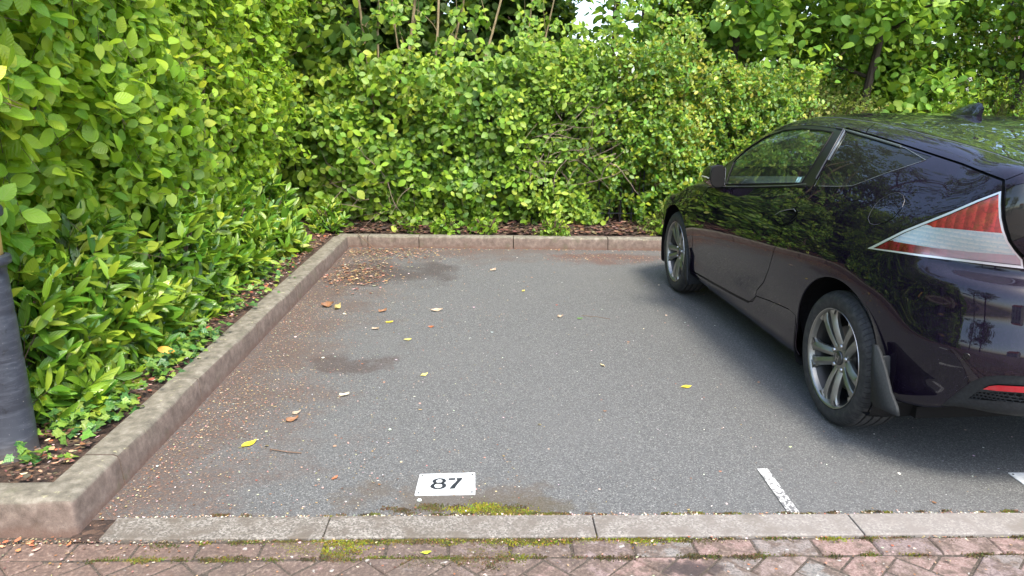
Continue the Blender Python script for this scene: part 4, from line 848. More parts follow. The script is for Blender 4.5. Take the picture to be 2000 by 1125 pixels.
# honeycomb grille
gr = panel("bumper_grille", ['gril'], MAT['dark'], car, off=-.035)
def honey():
    m = MB()
    for s in (1,-1):
        for i in range(26):
            for j in range(4):
                u0 = 2.86-i*.11-(j%2)*.055; v0 = 1.60+j*.155
                if u0<.05: continue
                if not inpoly(np.array([[u0,v0]]), gril)[0]: continue
                for k in range(6):
                    a0 = 2*pi*k/6; a1 = 2*pi*(k+1)/6
                    q = [S.pos(np.array([u0+.056*cos(a), v0+.085*sin(a)]))-S.nor(np.array([u0,v0]))*.010 for a in (a0,a1)]
                    m.tube([tuple(p*[s,1,1]) for p in q], .0022, 4, cap=False)
    return m.build("mesh", MAT['plastic'], gr)
honey()
for sd,sg in (('left',1),('right',-1)):
    d = panel("door", ['door'], MAT['paint'], car, side=sd)
    panel("sill_skirt", ['sill'], MAT['paint'], car, off=.001, side=sd)
    gf = panel("window", ['glassF'], MAT['glass'], d, off=-.005, side=sd)
    panel("window_frame", ['frameF'], MAT['trim'], d, off=-.0015, side=sd)
    # hollow flush handle
    hp = np.array(F_['handle']); hc = hp.mean(0)
    def hoff(uv, P): 
        d_ = np.linalg.norm((uv-hc)/[.45,.55],axis=1); rear = np.clip((hc[0]-.02-uv[:,0])/.22,0,1)
        return np.where(rear>0, -.036*np.clip(rear*2,0,1)*np.clip(1.2-d_,0,1)**.5, .014*np.clip(1-d_,0,1)**.5)
    panel("door_handle", ['handle'], MAT['paint'], d, side=sd, fn_off=hoff); panel("handle_recess", ['hrec'], MAT['rubber'], d, side=sd, fn_off=hoff)
    panel("door_pillar", ['pillarB'], MAT['trim'], car, off=-.001, side=sd)
    panel("quarter_window", ['quarter'], MAT['dark_glass'], car, off=-.002, side=sd)
    if sg==1: panel("fuel_flap", ['fuel'], MAT['paint'], car, off=.0006, side=sd)
    tl = panel("tail_light", ['chromeL'], MAT['chrome'], car, off=.002, side=sd)
    panel("red_lens", ['lensR'], MAT['red'], tl, off=-.004, side=sd); panel("clear_lens", ['lensC'], MAT['clear'], tl, off=-.004, side=sd)
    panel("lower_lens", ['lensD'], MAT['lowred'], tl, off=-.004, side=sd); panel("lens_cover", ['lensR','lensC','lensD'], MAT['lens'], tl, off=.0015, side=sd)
    panel("reflector", ['refl'], simple("reflector_red",(.42,.01,.02),.2,coat=1), car, off=.004, side=sd)
    def sline(L, off=0): 
        L = np.array(L); P = S.pos(L)+S.nor(L)*off; return [tuple(p*[sg,1,1]) for p in P]
    # trims that follow the surface, plus a modelled highlight on the fuel flap
    MB().tube(sline(F_['glassF']+F_['glassF'][:1], -.001), .0045, 6, False).build("window_seal", MAT['rubber'], d, True)
    MB().tube(sline(F_['quarter'][int(len(F_['quarter'])*.12):int(len(F_['quarter'])*.47)], .003), .0055, 6).build("trim_strip", simple("grey_strip",(.16,.18,.19),.35,metal=.6), car, True)
    MB().tube(sline([q for q in F_['quarter'] if q[1]<8.0 ][10:], .001), .0016, 6).build("trim_strip", MAT['grey'], car, True)
    MB().tube(sline(F_['hilite'], .002), .0042, 6).build("waist_seal", MAT['rubber'], d, True)
    MB().tube(sline([[u,v+.035] for u,v in F_['hilite']], .006), .0014, 6).build("trim_strip", MAT['grey'], d, True)
    if sg==1: MB().tube(sline(F_['fuel'][8:]+F_['fuel'][:4], .0003), .0009, 6).build("flap_highlight", simple('flap_highlight_grey',(.10,.10,.11),.5,metal=.5), car, True)  # thin grey tube stands in for the highlight along the flap's edge
    MB().tube(sline(F_['handle'][1:6], .010), .0016, 6).build("handle_edge", MAT['grey'], d, True)
    bp = [F_['pillarB'][i] for i in range(len(F_['pillarB']))]
    k0 = len(bp)//2; MB().tube(sline(bp[k0-1:-3], .003), .0035, 6).build("trim_strip", simple("pillar_edge",(.05,.055,.06),.45,metal=.3), car, True)
    MB().tube(sline([[u,v] for u,v in F_['roofline']], -.002), .0035, 6).build("roof_moulding", simple("moulding",(.10,.11,.11),.35,metal=.5), car, True)
    # wheel arch lips and liners
    for A,cy,cz in ((ARCH[0],0,.318),(ARCH[1],2.435,.312)):
        L = A[1:-1]; MB().tube(sline(L, -.004), .0028, 6).build("arch_lip", MAT['paint'], body, True)
        prof = []; V=[]; Fc=[]; n=40
        for k in range(n+1):
            a = radians(-40+260*k/n)
            for x,r in ((-.845,.372),(-.80,.385),(-.56,.385),(-.54,.05)): V.append((sg*x, cy+r*cos(a), max(.17,cz+r*sin(a))))
        for k in range(n):
            for q in range(3): Fc.append((k*4+q,(k+1)*4+q,(k+1)*4+q+1,k*4+q+1))
        MB().add(V,Fc).build("wheel_liner", MAT['dark'], body)
# number: parking sensor
p = S.pos(np.array(F_['sensor'][0])); n = S.nor(np.array(F_['sensor'][0]))
for sg in (1,-1):
    for (q,kk) in ((F_['sensor'][0],0),([1.2,2.9],1)):
        p = S.pos(np.array(q))*[sg,1,1]; n = S.nor(np.array(q))*[sg,1,1]
        m = MB().lathe([(.0125,-.004),(.0125,.0015),(.0112,.003),(.0095,.0028),(.0088,-.001),(.0078,-.001),(.0072,.0022),(.0001,.0028)],28)
        o = m.build("parking_sensor", MAT['trim'], car, True); o.location = tuple(p); o.rotation_euler = Vector(n).to_track_quat('Z','Y').to_euler()
# roof aerial (shark fin)
def fin():
    V=[];F=[]; n=14
    for i in range(n+1):
        t=i/n; y=.66-.215*t; h=.066*sin(min(1,t*1.12)*pi/2)**.75*(1-.0*t) if t<.9 else .066*(1-(t-.9)/.1*.35)
        w=.024*(sin(pi*min(1,t*.62+.12))**.6)*(1 if t<.93 else .8)
        z0=1.370
        for a in (0,.25,.5,.75,1):
            ang=pi*a; V.append((-w*cos(ang)*(1-.35*sin(ang)), y-(.03*sin(ang)*t if t>.4 else 0), z0+h*sin(ang)**.8 if sin(ang)>0 else z0))
    for i in range(n):
        for k in range(4): F.append((i*5+k,(i+1)*5+k,(i+1)*5+k+1,i*5+k+1))
    F.append(tuple(n*5+k for k in range(5)))
    MB().add(V,F).build("roof_aerial", simple("aerial_black",(.012,.012,.016),.15,coat=1), car, True)
fin()
# door mirrors
def mirror(sg):
    # folded-in door mirror: cap on the outside, flat edge towards the rear
    V=[];n=20; rings=[(1.725,.25,.22,-.028),(1.715,.52,.46,-.022),(1.68,.80,.76,-.010),(1.62,.97,.95,-.002),(1.56,1.,1.,0),(1.505,.98,.99,.002),(1.492,.93,.95,.002)]
    for y,sx,sz,dz in rings:
        for k in range(n):
            a=2*pi*k/n; ca,sa=cos(a),sin(a); e=.65
            px=(abs(ca)**e)*(1 if ca>0 else -1)*.046*sx; pz=(abs(sa)**e)*(1 if sa>0 else -1)*.068*sz
            V.append((sg*(-.885+px*1.0-.012*(1-abs(pz)/.068)), y+pz*.12, .972+pz+dz))
    F=[(i*n+k,i*n+(k+1)%n,(i+1)*n+(k+1)%n,(i+1)*n+k) for i in range(len(rings)-1) for k in range(n)]+[tuple(range(n))]
    mo=MB().add(V,F).build("door_mirror", MAT['paint'], car, True)
    MB().rbox((sg*-.838,1.60,.972),(.004,.17,.105),.0015).build("mirror_glass", MAT['mirror'], mo)
    MB().add([V[(len(rings)-1)*n+k] for k in range(n)],[tuple(range(n))]).build('mirror_edge', MAT['rubber'], mo)
    b=5*n; MB().tube([V[b+k] for k in range(n)]+[V[b]], .003,6,False).build("mirror_rim", MAT['trim'], mo, True)
    P=[]
    for y,s in ((1.515,1.0),(1.56,1.0),(1.62,.97),(1.68,.84),(1.712,.6)): P.append((sg*(-.885-.050*s-.009), y, .962-.004*(1-s)*5))
    MB().tube(P,[.004,.005,.005,.0045,.003],8).build("indicator", simple("indicator_lens",(.45,.44,.40),.2,coat=1), mo, True)
    MB().rbox((sg*-.835,1.66,.905),(.09,.15,.035),.012).build("mirror_arm", MAT['trim'], mo, True)
mirror(1); mirror(-1)
# mud flaps
def flap(sg, pts, x, yin, zb, zt):
    m=MB(); n=len(pts)
    V=[(sg*x,y,z) for y,z in pts]+[(sg*(x+.012),y,z) for y,z in pts]
    m.add(V,[tuple(range(n)),tuple(range(2*n-1,n-1,-1))]+[(i,(i+1)%n,n+(i+1)%n,n+i) for i in range(n)])
    m.rbox((sg*(x+.112),yin,(zb+zt)/2),(.20,.012,zt-zb),.004)
    m.build("mud_flap", MAT['plastic'], car, True, 120)
for sg in (1,-1):
    flap(sg,[(-.335,.485),(-.362,.49),(-.392,.468),(-.440,.415),(-.492,.345),(-.545,.300),(-.56,.27),(-.40,.245),(-.375,.262),(-.35,.38)],-.866,-.375,.245,.45)
    flap(sg,[(2.10,.40),(2.085,.40),(2.05,.29),(2.03,.20),(2.02,.155),(2.07,.150),(2.08,.22),(2.095,.32)],-.868,2.075,.14,.34)
# floor pan and bumper underside
MB().box((0,1.2,.21),(1.36,3.2,.05)).build("floor_pan", MAT['dark'], car)
# cabin
def seat(x, y, sc=1.0):
    s=MB().rbox((x,y,.44),(.50,.52,.16),.05); so=s.build("seat", MAT['fabric'], car, True, 60)
    V=[];F=[];n=16
    for i,(yy,z,w,t) in enumerate([(-.20,.45,.24,.07),(-.26,.60,.25,.075),(-.34,.80,.245,.07),(-.40,.94,.20,.06),(-.43,1.02,.15,.045)]):
        for k in range(n):
            a=2*pi*k/n; V.append((x+w*(abs(cos(a))**.5)*(1 if cos(a)>0 else -1), y+yy+t*(abs(sin(a))**.6)*(1 if sin(a)>0 else -1), z))
    for i in range(4):
        for k in range(n): F.append((i*n+k,i*n+(k+1)%n,(i+1)*n+(k+1)%n,(i+1)*n+k))
    F.append(tuple(range(n))[::-1]); F.append(tuple(4*n+k for k in range(n)))
    MB().add(V,F).build("seat_back", MAT['fabric'], so, True, 60)
    MB().rbox((x,y-.455,1.11),(.27,.10,.17),.04).build("headrest", MAT['fabric'], so, True, 60)
seat(-.36,1.02); seat(.36,1.02)
MB().rbox((0,1.80,.80),(1.42,.42,.26),.06).rbox((.36,1.62,.86),(.34,.16,.10),.03).build("dashboard", MAT['dash'], car, True, 60)
sw=MB(); sw.tube([(.36+.18*cos(2*pi*k/32),1.50-.06*sin(2*pi*k/32),.84+.165*sin(2*pi*k/32)) for k in range(33)],.014,8,False); sw.rbox((.36,1.51,.84),(.34,.03,.05),.01); sw.build("steering_wheel", MAT['trim'], car, True)
MB().rbox((0,.15,.70),(1.30,.7,.30),.05).rbox((0,.42,.86),(1.25,.12,.34),.04).build("parcel_shelf", MAT['dash'], car, True, 60)
for sg in (1,-1): MB().rbox((sg*.765,1.2,.66),(.04,1.25,.52),.02).build("door_card", MAT['cream'] if sg==-1 else MAT['dash'], car, True, 60)
# window sticker on the far side of the front glass
sq=[from_yz(y,z,8.5) for y,z in ((.655,1.025),(.61,1.028),(.607,1.062),(.652,1.059))]; MB().add([tuple(S.pos(np.array(q))-S.nor(np.array(q))*.004) for q in sq],[(0,1,2,3)]).build("window_sticker", simple("sticker",(.30,.50,.50),.5,var=.5,bscale=500), car)
# ---------------------------------------------------------------- wheels
def make_wheel():
    w = empty("wheel"); w.parent = car
    R=.308; T=.102
    prof=[(.222,-T+.012),(.232,-T+.004),(.245,-T),(.262,-T-.003),(.280,-T+.001),(.292,-T+.008),(.300,-T+.018),(.3050,-T+.030)]
    for g0 in (-.058,-.020,.020,.058): prof+=[(R-.001,g0-.0055),(R-.0085,g0-.0045),(R-.0085,g0+.0045),(R-.001,g0+.0055)]
    prof+=[(.3050,T-.030),(.300,T-.018),(.280,T-.001),(.245,T),(.222,T-.012)]
    MB().lathe(prof,128,'x').build("tyre", MAT['tyre'], w, True, 50)
    rim=MB().lathe([(.222,-T+.016),(.2275,-T+.010),(.2285,-T+.006),(.226,-T+.003),(.221,-T+.006),(.217,-T+.016),(.213,-T+.03)],96,'x').build("rim", MAT['alloy'], w, True, 50)
    MB().lathe([(.213,-T+.03),(.205,-T+.05),(.198,-.03),(.198,.09)],96,'x').build("rim_barrel", MAT['barrel'], rim, True, 50)
    MB().lathe([(.2279,-T+.0085),(.2292,-T+.0055),(.2270,-T+.0018),(.2240,-T+.0030)],96,'x').build("rim_edge", MAT['machined'], rim, True, 80)
    def spoke(ang, side):
        # one bar of a pair: runs from hub to rim, channel-shaped, flared at its outer end
        m=MB(); V=[];F=[]; N=9
        a=ang
        er=Vector((0,sin(a),cos(a))); et=Vector((0,cos(a),-sin(a)))
        for i in range(N):
            t=i/(N-1); r=.045+(.2165-.045)*t
            c=side*(.0185+.0225*t+ .009*max(0,t-.75)*4)          # centre offset from the pair's axis
            h=.0172+.0035*t+(.020*max(0,(t-.80)/.2)**1.3)                            # half width
            d=-T+.020+.022*(1-t)**1.5*1.0-.006*sin(pi*t)                              # front face x
            dep=.030-.008*t
            pin=c-side*h; pout=c+side*h; pts=[(pin,dep),(pin,.004),(pin+side*.004,0),(c,-.003-.002*sin(pi*t)),(pout-side*.005,.004),(pout,.011),(pout,dep)]
            for o_,x_ in pts: V.append(tuple(er*r+et*o_+Vector((d+x_,0,0))))
        k=len(pts)
        for i in range(N-1):
            for j in range(k-1): F.append((i*k+j,i*k+j+1,(i+1)*k+j+1,(i+1)*k+j))
        F.append(tuple(range(k)));F.append(tuple((N-1)*k+j for j in range(k)))
        return m.add(V,F)
    for q in range(5):
        a=radians(30+72*q); 
        for sd in (-1,1):
            sp=spoke(a,sd).build("spoke", MAT['alloy'], rim, True, 28)
            # machined triangular flare where the bar meets the rim
        er=Vector((0,sin(a),cos(a))); et=Vector((0,cos(a),-sin(a)))
        for sd in (-1,1):
            P=[er*.2175+et*(sd*.032),er*.213+et*(sd*.085),er*.190+et*(sd*.056)]
            P=[p+Vector((-T+.0135,0,0)) for p in P]; Q=[p+Vector((.006,0,0)) for p in P]
            MB().add([tuple(p) for p in P+Q],[(0,1,2),(5,4,3),(0,3,4,1),(1,4,5,2),(2,5,3,0)]).build("spoke_tip", MAT['machined'], rim)
        # bolt in its pocket between pairs of bars
        b=radians(30+36+72*q); er=Vector((0,sin(b),cos(b))); o=er*.056
        MB().lathe([(.012,.0),(.0125,-.004),(.010,-.012),(.007,-.015),(.0001,-.016)],18,'x',o=(-T+.047,o.y,o.z)).build("wheel_bolt", MAT['machined'], rim, True)
    MB().lathe([(.070,.012),(.070,-.002),(.062,-.008),(.042,-.012),(.034,-.012)],48,'x',o=(-T+.050,0,0)).build("hub", MAT['alloy'], rim, True, 40)
    cap=MB().lathe([(.034,.004),(.0335,-.004),(.030,-.007),(.0001,-.0085)],40,'x',o=(-T+.036,0,0)).build("hub_cap", simple("cap_grey",(.045,.047,.045),.35,metal=.5,coat=.5), rim, True, 50)
    m=MB(); X0=-T+.0265
    def bar(p,q,w):
        p=Vector(p);q=Vector(q);t=(q-p).normalized();n_=Vector((-t.y,t.x))*w/2
        c=[p-n_,p+n_,q+n_,q-n_]; m.add([(X0+dx,a.x,a.y) for dx in (0,.002) for a in c],[(0,1,2,3),(7,6,5,4),(0,4,5,1),(1,5,6,2),(2,6,7,3),(3,7,4,0)])
    th=radians(12); rt=lambda y,z:(y*cos(th)-z*sin(th), y*sin(th)+z*cos(th))
    bar(rt(-.0125,.0175),rt(-.0085,-.0175),.0050); bar(rt(.0125,.0175),rt(.0085,-.0175),.0050); bar(rt(-.010,.0),rt(.010,.0),.0050)
    m.build("emblem", MAT['machined'], cap)
    MB().lathe([(.145,-.028),(.145,-.018),(.06,-.018),(.06,-.035),(.0001,-.035)],60,'x',o=(.0,0,0)).build("brake_disc", MAT['disc'], w, True, 40)
    MB().lathe([(.197,.02),(.0001,.02)],40,'x').build("backing_plate", MAT['dark'], w)
    return w
w0 = make_wheel()
def copy_tree(o, parent):
    c = o.copy(); C.objects.link(c); c.parent = parent
    for ch in [x for x in bpy.data.objects if x.parent==o]: copy_tree(ch, c)
    return c
spots = [(-.745,0,0),(-.745,2.435,0),(.745,0,pi),(.745,2.435,pi)]
ws = [w0]+[copy_tree(w0, car) for _ in range(3)]
for i,(w,(x,y,a)) in enumerate(zip(ws,spots)):
    w.location = (x,y,.3075); w.rotation_euler = (0 if i!=1 else radians(0),0,a)
# ---------------------------------------------------------------- foliage engine
def unit(a): return a/np.maximum(np.linalg.norm(a, axis=-1, keepdims=True), 1e-9)
def leaf_tmpl(kind):
    """returns V (n,3) leaf along +Y, length 1 / UV / F (list of quads as int array, tris repeated)"""
    if kind=='card':      # simple folded diamond
        V=[(0,0,0),(-.34,.42,.07),(0,.5,0),(.34,.42,.07),(0,1,-.06)]
        F=[(0,2,1,1),(0,3,2,2),(1,2,4,4),(2,3,4,4)]
        F=[(0,2,1),(0,3,2),(1,2,4),(2,3,4)]
    else:
        if kind=='ovate':  ys=[0,.12,.3,.5,.72,.9,1]; ws=[.0,.18,.31,.325,.24,.095,0]; fold=.13; arc=.20
        elif kind=='small': ys=[0,.25,.55,.82,1]; ws=[0,.20,.27,.17,0]; fold=.18; arc=.12
        elif kind=='lance': ys=[0,.12,.32,.55,.78,.92,1]; ws=[.012,.085,.145,.15,.105,.05,0]; fold=.30; arc=.16
        elif kind=='round': ys=[0,.08,.25,.48,.7,.86,1]; ws=[.12,.30,.42,.43,.34,.17,0]; fold=.12; arc=.22
        if kind in('ovate','small','lance','round'):
            V=[];F=[];n=len(ys)
            for y,w in zip(ys,ws):
                z=-arc*(y**2)
                jag=.0
                V+= [(-w,y,z+fold*w),(0,y+.0,z),(w,y,z+fold*w)]
            for i in range(n-1):
                a=3*i; F+=[(a,a+1,a+4),(a,a+4,a+3),(a+1,a+2,a+5),(a+1,a+5,a+4)]
        if kind=='lobed':   # ivy / hawthorn like, five lobes around the stalk end
            P=[(0,.04),(.22,-.10),(.30,.14),(.52,.22),(.36,.42),(.30,.52),(.16,.62),(0,1),(-.16,.62),(-.30,.52),(-.36,.42),(-.52,.22),(-.30,.14),(-.22,-.10)]
            V=[(x,y,.10*abs(x)-.12*max(0,y)**2) for x,y in P]+[(0,.33,0)]
            F=[(i,(i+1)%len(P),len(P)) for i in range(len(P))]
    V=np.array(V,float); U=np.stack([V[:,0]/max(1e-6,2*abs(V[:,0]).max())+.5, V[:,1]],1)
    return V,U,np.array(F,int)
TM={k:leaf_tmpl(k) for k in('card','ovate','small','lance','round','lobed')}
def leaves_mesh(name, kind, P, D, N, L, mat, parent=None, tint=None, wob=.12, curl=None):
    """P base point, D leaf direction, N leaf normal (approx), L lengths"""
    V,U,F=TM[kind]; n=len(P); D=unit(D); X=unit(np.cross(D,N)); Z=np.cross(X,D)
    w=1+rng.normal(0,wob,n); cz=rng.uniform(.3,1.4,n) if curl is None else curl
    loc=V[None]*np.stack([L*w,L,L*cz],1)[:,None,:]
    W=P[:,None]+loc[...,0:1]*X[:,None]+loc[...,1:2]*D[:,None]+loc[...,2:3]*Z[:,None]
    k=len(V); FF=(F[None]+(np.arange(n)*k)[:,None,None]).reshape(-1,3)
    if tint is None: tint=rng.random((n,3))
    T=np.repeat(tint,k,0); UU=np.tile(U,(n,1))
    return mesh_obj(name, W.reshape(-1,3), FF, mat, parent, True, uv=UU, tint=T)
def noise3(P, sc, seed): return sample_noise(P, sc, seed)
def shoots_to_leaves(tips, dirs, length, nodes, leaflen, out, updrive=.50, droop=.30, spread=.95, pair=True, jl=.25, flat=.95):
    """leafy shoots: opposite pairs turning 90 degrees at each node. returns P,D,N,L and shoot lines"""
    n=len(tips); dirs=unit(dirs); L=length*rng.uniform(.7,1.25,n)
    r=unit(rng.normal(size=(n,3))); s0=unit(np.cross(dirs,r)); s1=np.cross(dirs,s0)
    Ps=[];Ds=[];Ns=[];Ls=[]
    for k in range(nodes):
        t=(k+.6)/nodes; pos=tips-dirs*(L*(1-t))[:,None]+np.array([0,0,-1.])*(.10*L*(t**2))[:,None]
        lat=s0 if k%2==0 else s1
        for sg in ((1,-1) if pair else (1 if k%2 else -1,)):
            keep=rng.random(n)<.9
            d=unit(dirs*(.35+.5*t)+sg*lat*spread+np.array([0,0,-droop])+rng.normal(0,.22,(n,3)))
            nn=unit(out*flat+np.array([0,0,updrive])+rng.normal(0,.30,(n,3))); 
            ll=leaflen*rng.uniform(1-jl,1+jl,n)*(1.05-.35*t*t)
            Ps.append(pos[keep]);Ds.append(d[keep]);Ns.append(nn[keep]);Ls.append(ll[keep])
    # end leaves
    Ps.append(tips-np.array([0,0,.1])*L[:,None]);Ds.append(unit(dirs+rng.normal(0,.3,(n,3))));Ns.append(unit(out*flat+np.array([0,0,updrive])+rng.normal(0,.3,(n,3))));Ls.append(leaflen*rng.uniform(.5,.85,n))
    return np.concatenate(Ps),np.concatenate(Ds),np.concatenate(Ns),np.concatenate(Ls),(tips-dirs*L[:,None]*1.15,tips-np.array([0,0,.1])*L[:,None])
def stalks(name, A, B, r, mat, parent, sag=.04):
    """thin three-sided twigs from A to B as one mesh"""
    n=len(A); M_=(A+B)/2+np.array([0,0,-1])*np.linalg.norm(B-A,axis=1)[:,None]*sag+rng.normal(0,.01,(n,3))
    d=unit(B-A); a=unit(np.cross(d,unit(rng.normal(size=(n,3))))); b=np.cross(d,a); V=[]
    for P,rr in ((A,1.),(M_,.8),(B,.45)):
        for k in range(3): V.append(P+(a*cos(2.094*k)+b*sin(2.094*k))*(r*rr if np.isscalar(r) else (r*rr)[:,None]))
    V=np.stack(V,1); F=np.array([(i*3+k,i*3+(k+1)%3,(i+1)*3+(k+1)%3,(i+1)*3+k) for i in range(2) for k in range(3)])
    FF=(F[None]+(np.arange(n)*9)[:,None,None]).reshape(-1,4)
    return mesh_obj(name,V.reshape(-1,3),FF,mat,parent,True)
G_DOG=[(0.112,0.228,0.014),(0.177,0.333,0.016),(0.258,0.437,0.021),(0.354,0.519,0.030),(0.484,0.552,0.035)]
G_DOG2=[(0.055,0.129,0.015),(0.101,0.207,0.020),(0.170,0.301,0.023),(0.247,0.387,0.032),(0.355,0.430,0.041)]
G_LAU=[(0.038,0.113,0.013),(0.073,0.186,0.015),(0.147,0.284,0.020),(0.248,0.372,0.028),(0.380,0.424,0.044)]
G_PRI=[(0.041,0.114,0.014),(0.072,0.180,0.017),(0.131,0.268,0.022),(0.225,0.335,0.026),(0.357,0.349,0.036)]
G_HAW=[(0.062,0.120,0.022),(0.112,0.186,0.033),(0.175,0.240,0.050),(0.250,0.264,0.066),(0.325,0.240,0.066)]
G_LIN=[(0.078,0.184,0.029),(0.132,0.276,0.040),(0.197,0.368,0.047),(0.308,0.479,0.055),(0.440,0.531,0.047)]
G_IVY=[(0.026,0.094,0.024),(0.046,0.138,0.033),(0.078,0.188,0.033),(0.143,0.250,0.033),(0.195,0.275,0.033)]
LM=dict(dog=mat_leaf("dogwood_leaf",G_DOG,(.44,.62,.04),.42,6,.45,.44,.5), dog2=mat_leaf("back_hedge_leaf",G_DOG2,(.26,.44,.03),.42,5,.25,.36,.45),
  lau=mat_leaf("laurel_leaf",G_LAU,(.26,.44,.03),.25,7,.28,.26,.65), pri=mat_leaf("privet_leaf",G_PRI,(.36,.46,.03),.30,4,.15,.30,.5),
  haw=mat_leaf("hawthorn_leaf",G_HAW,(.34,.44,.06),.5,3,.15,.34,.35), lin=mat_leaf("linden_leaf",G_LIN,(.34,.50,.04),.5,6,.25,.46,.35),
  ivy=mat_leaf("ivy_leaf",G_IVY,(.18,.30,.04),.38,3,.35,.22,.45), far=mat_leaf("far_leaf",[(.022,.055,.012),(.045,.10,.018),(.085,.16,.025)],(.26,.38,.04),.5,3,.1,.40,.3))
BK=dict(twig=mat_bark("twig",(.045,.028,.018),(.14,.09,.055),60), cane=mat_bark("tan_cane",(.15,.11,.055),(.32,.25,.14),40), trunk=mat_bark("trunk_bark",(.02,.015,.012),(.075,.055,.042),25), brown=mat_bark("brown_trunk",(.06,.033,.018),(.17,.10,.06),25))
def side_points(n, ax, lo, hi, z0, z1, depth, seed, clump=3.0, thr=-.18):
    """points on a hedge face; ax 'x' = face looking +x (left hedge), 'y' = face looking -y (back hedge)"""
    out=[]; 
    while len(out)<n:
        u=rng.uniform(lo,hi,n*2);z=rng.uniform(z0,z1,n*2);d=rng.random(n*2)**1.5*depth
        P=np.stack([u,z,d*2.],1); m=noise3(P,clump,seed)>thr+rng.normal(0,.08,len(P))
        for a,b,c in zip(u[m],z[m],d[m]): out.append((a,b,c))
    return np.array(out[:n])
def hedge(name,label,cat,group,ax,lo,hi,z0,z1,face,depth,n,kind,mat,leaf,nodes,length,seed,extra=None,up=.5,droop=.3,thr=-.18,clump=3.,stems=6,stem_mat=None,zden=None,stem_h=None,stem_r=.011):
    t=empty(name,label=label,cat=cat,group=group)
    q=side_points(n,ax,lo,hi,z0,z1,depth,seed,clump,thr)
    if zden is not None: q=q[rng.random(len(q))<zden(q)]
    bump=sample_noise(np.stack([q[:,0],q[:,1],q[:,0]*0],1),1.6,seed+3)*.16+sample_noise(np.stack([q[:,0],q[:,1],q[:,0]*0],1),5,seed+5)*.06
    if ax=='x':
        f=face(q[:,0],q[:,1]); P=np.stack([f+bump-q[:,2],q[:,0],q[:,1]],1); out=np.array([1.,-.25,0])
    else:
        f=face(q[:,0],q[:,1]); P=np.stack([q[:,0],f-bump+q[:,2],q[:,1]],1); out=np.array([0,-1.,0])
    dirs=out*.55+np.array([0,0,up])+rng.normal(0,.55,(len(P),3))
    Pp,D,N,L,sh=shoots_to_leaves(P,dirs,length,nodes,leaf,out,droop=droop)
    tint=rng.random((len(Pp),3)); tint[:,0]=np.clip(tint[:,0]**1.1*.8+.28*(.5+1.1*sample_noise(Pp,1.6,seed+9)),0,1)
    # a few yellowed leaves
    base=0.0
    ctr=P.mean(0); ctr[2]=0
    loc=empty_loc(t,(ctr[0],ctr[1],.12))
    leaves_mesh("foliage",kind,Pp-loc,D,N,L,LM[mat],t,tint)
    k=rng.permutation(len(sh[0]))[:int(len(sh[0])*.6)]
    stalks("twigs",sh[0][k]-loc,sh[1][k]-loc,.0016,BK['twig'],t)
    if stems:
        m=MB()
        for i in range(stems):
            u=lo+(hi-lo)*(i+rng.uniform(.2,.8))/stems; dd=depth*rng.uniform(.6,1.1)
            b=Vector((float(face(np.array([u]),np.array([.3]))[0])-dd,u,.08)) if ax=='x' else Vector((u,float(face(np.array([u]),np.array([.3]))[0])+dd,.1))
            h=(stem_h or (z1-.1)); ln=Vector((rng.normal(0,.09),rng.normal(0,.07),1)); pts=[b+ln*h*s+Vector((rng.normal(0,.012),rng.normal(0,.012),0))-Vector(loc) for s in np.linspace(0,1,9)]
            r0=stem_r*rng.uniform(.6,1.3); m.tube(pts,[r0*(1-.55*s) for s in np.linspace(0,1,9)],6)
        m.build("stems",BK[stem_mat or 'twig'],t,True)
    return t
def empty_loc(t,l): t.location=l; return np.array(l)

# ---------------------------------------------------------------- left side: dogwood hedge, laurels, ivy
faceL=lambda y,z: -1.93+.10*np.clip(z-1.0,0,1.2)+.16*np.clip((4.6-y)/1.6,0,1)*np.clip((z-.9)/.6,0,1)+.10*np.clip(y-6.2,0,1)
GL="dogwood shrubs of the left hedge"
Ls=[(2.3,3.35,"large leaved dogwood rising behind the bollard",61),(3.35,4.5,"bright green dogwood between the bollard end and the middle of the left hedge",62),(4.5,5.9,"dogwood forming the middle of the left hedge above the laurels",63),(5.9,7.5,"dogwood at the far end of the left hedge, next to the back corner",64)]
for lo,hi,lb,sd in Ls:
    a=(hi-lo)
    hedge("dogwood_shrub",lb,"shrub",GL,'x',lo,hi,.50,2.9,faceL,.42,int((720+110*(sd-61))*a),'ovate','dog',(.096,.078,.068,.063)[sd-61],5,.30,sd,up=.45,droop=.55,thr=-.06,clump=2.4,stems=int(5*a),
          zden=lambda q:np.clip((q[:,1]-.62)/.35,0,1)*np.where(q[:,1]>2.55,.5,1.))
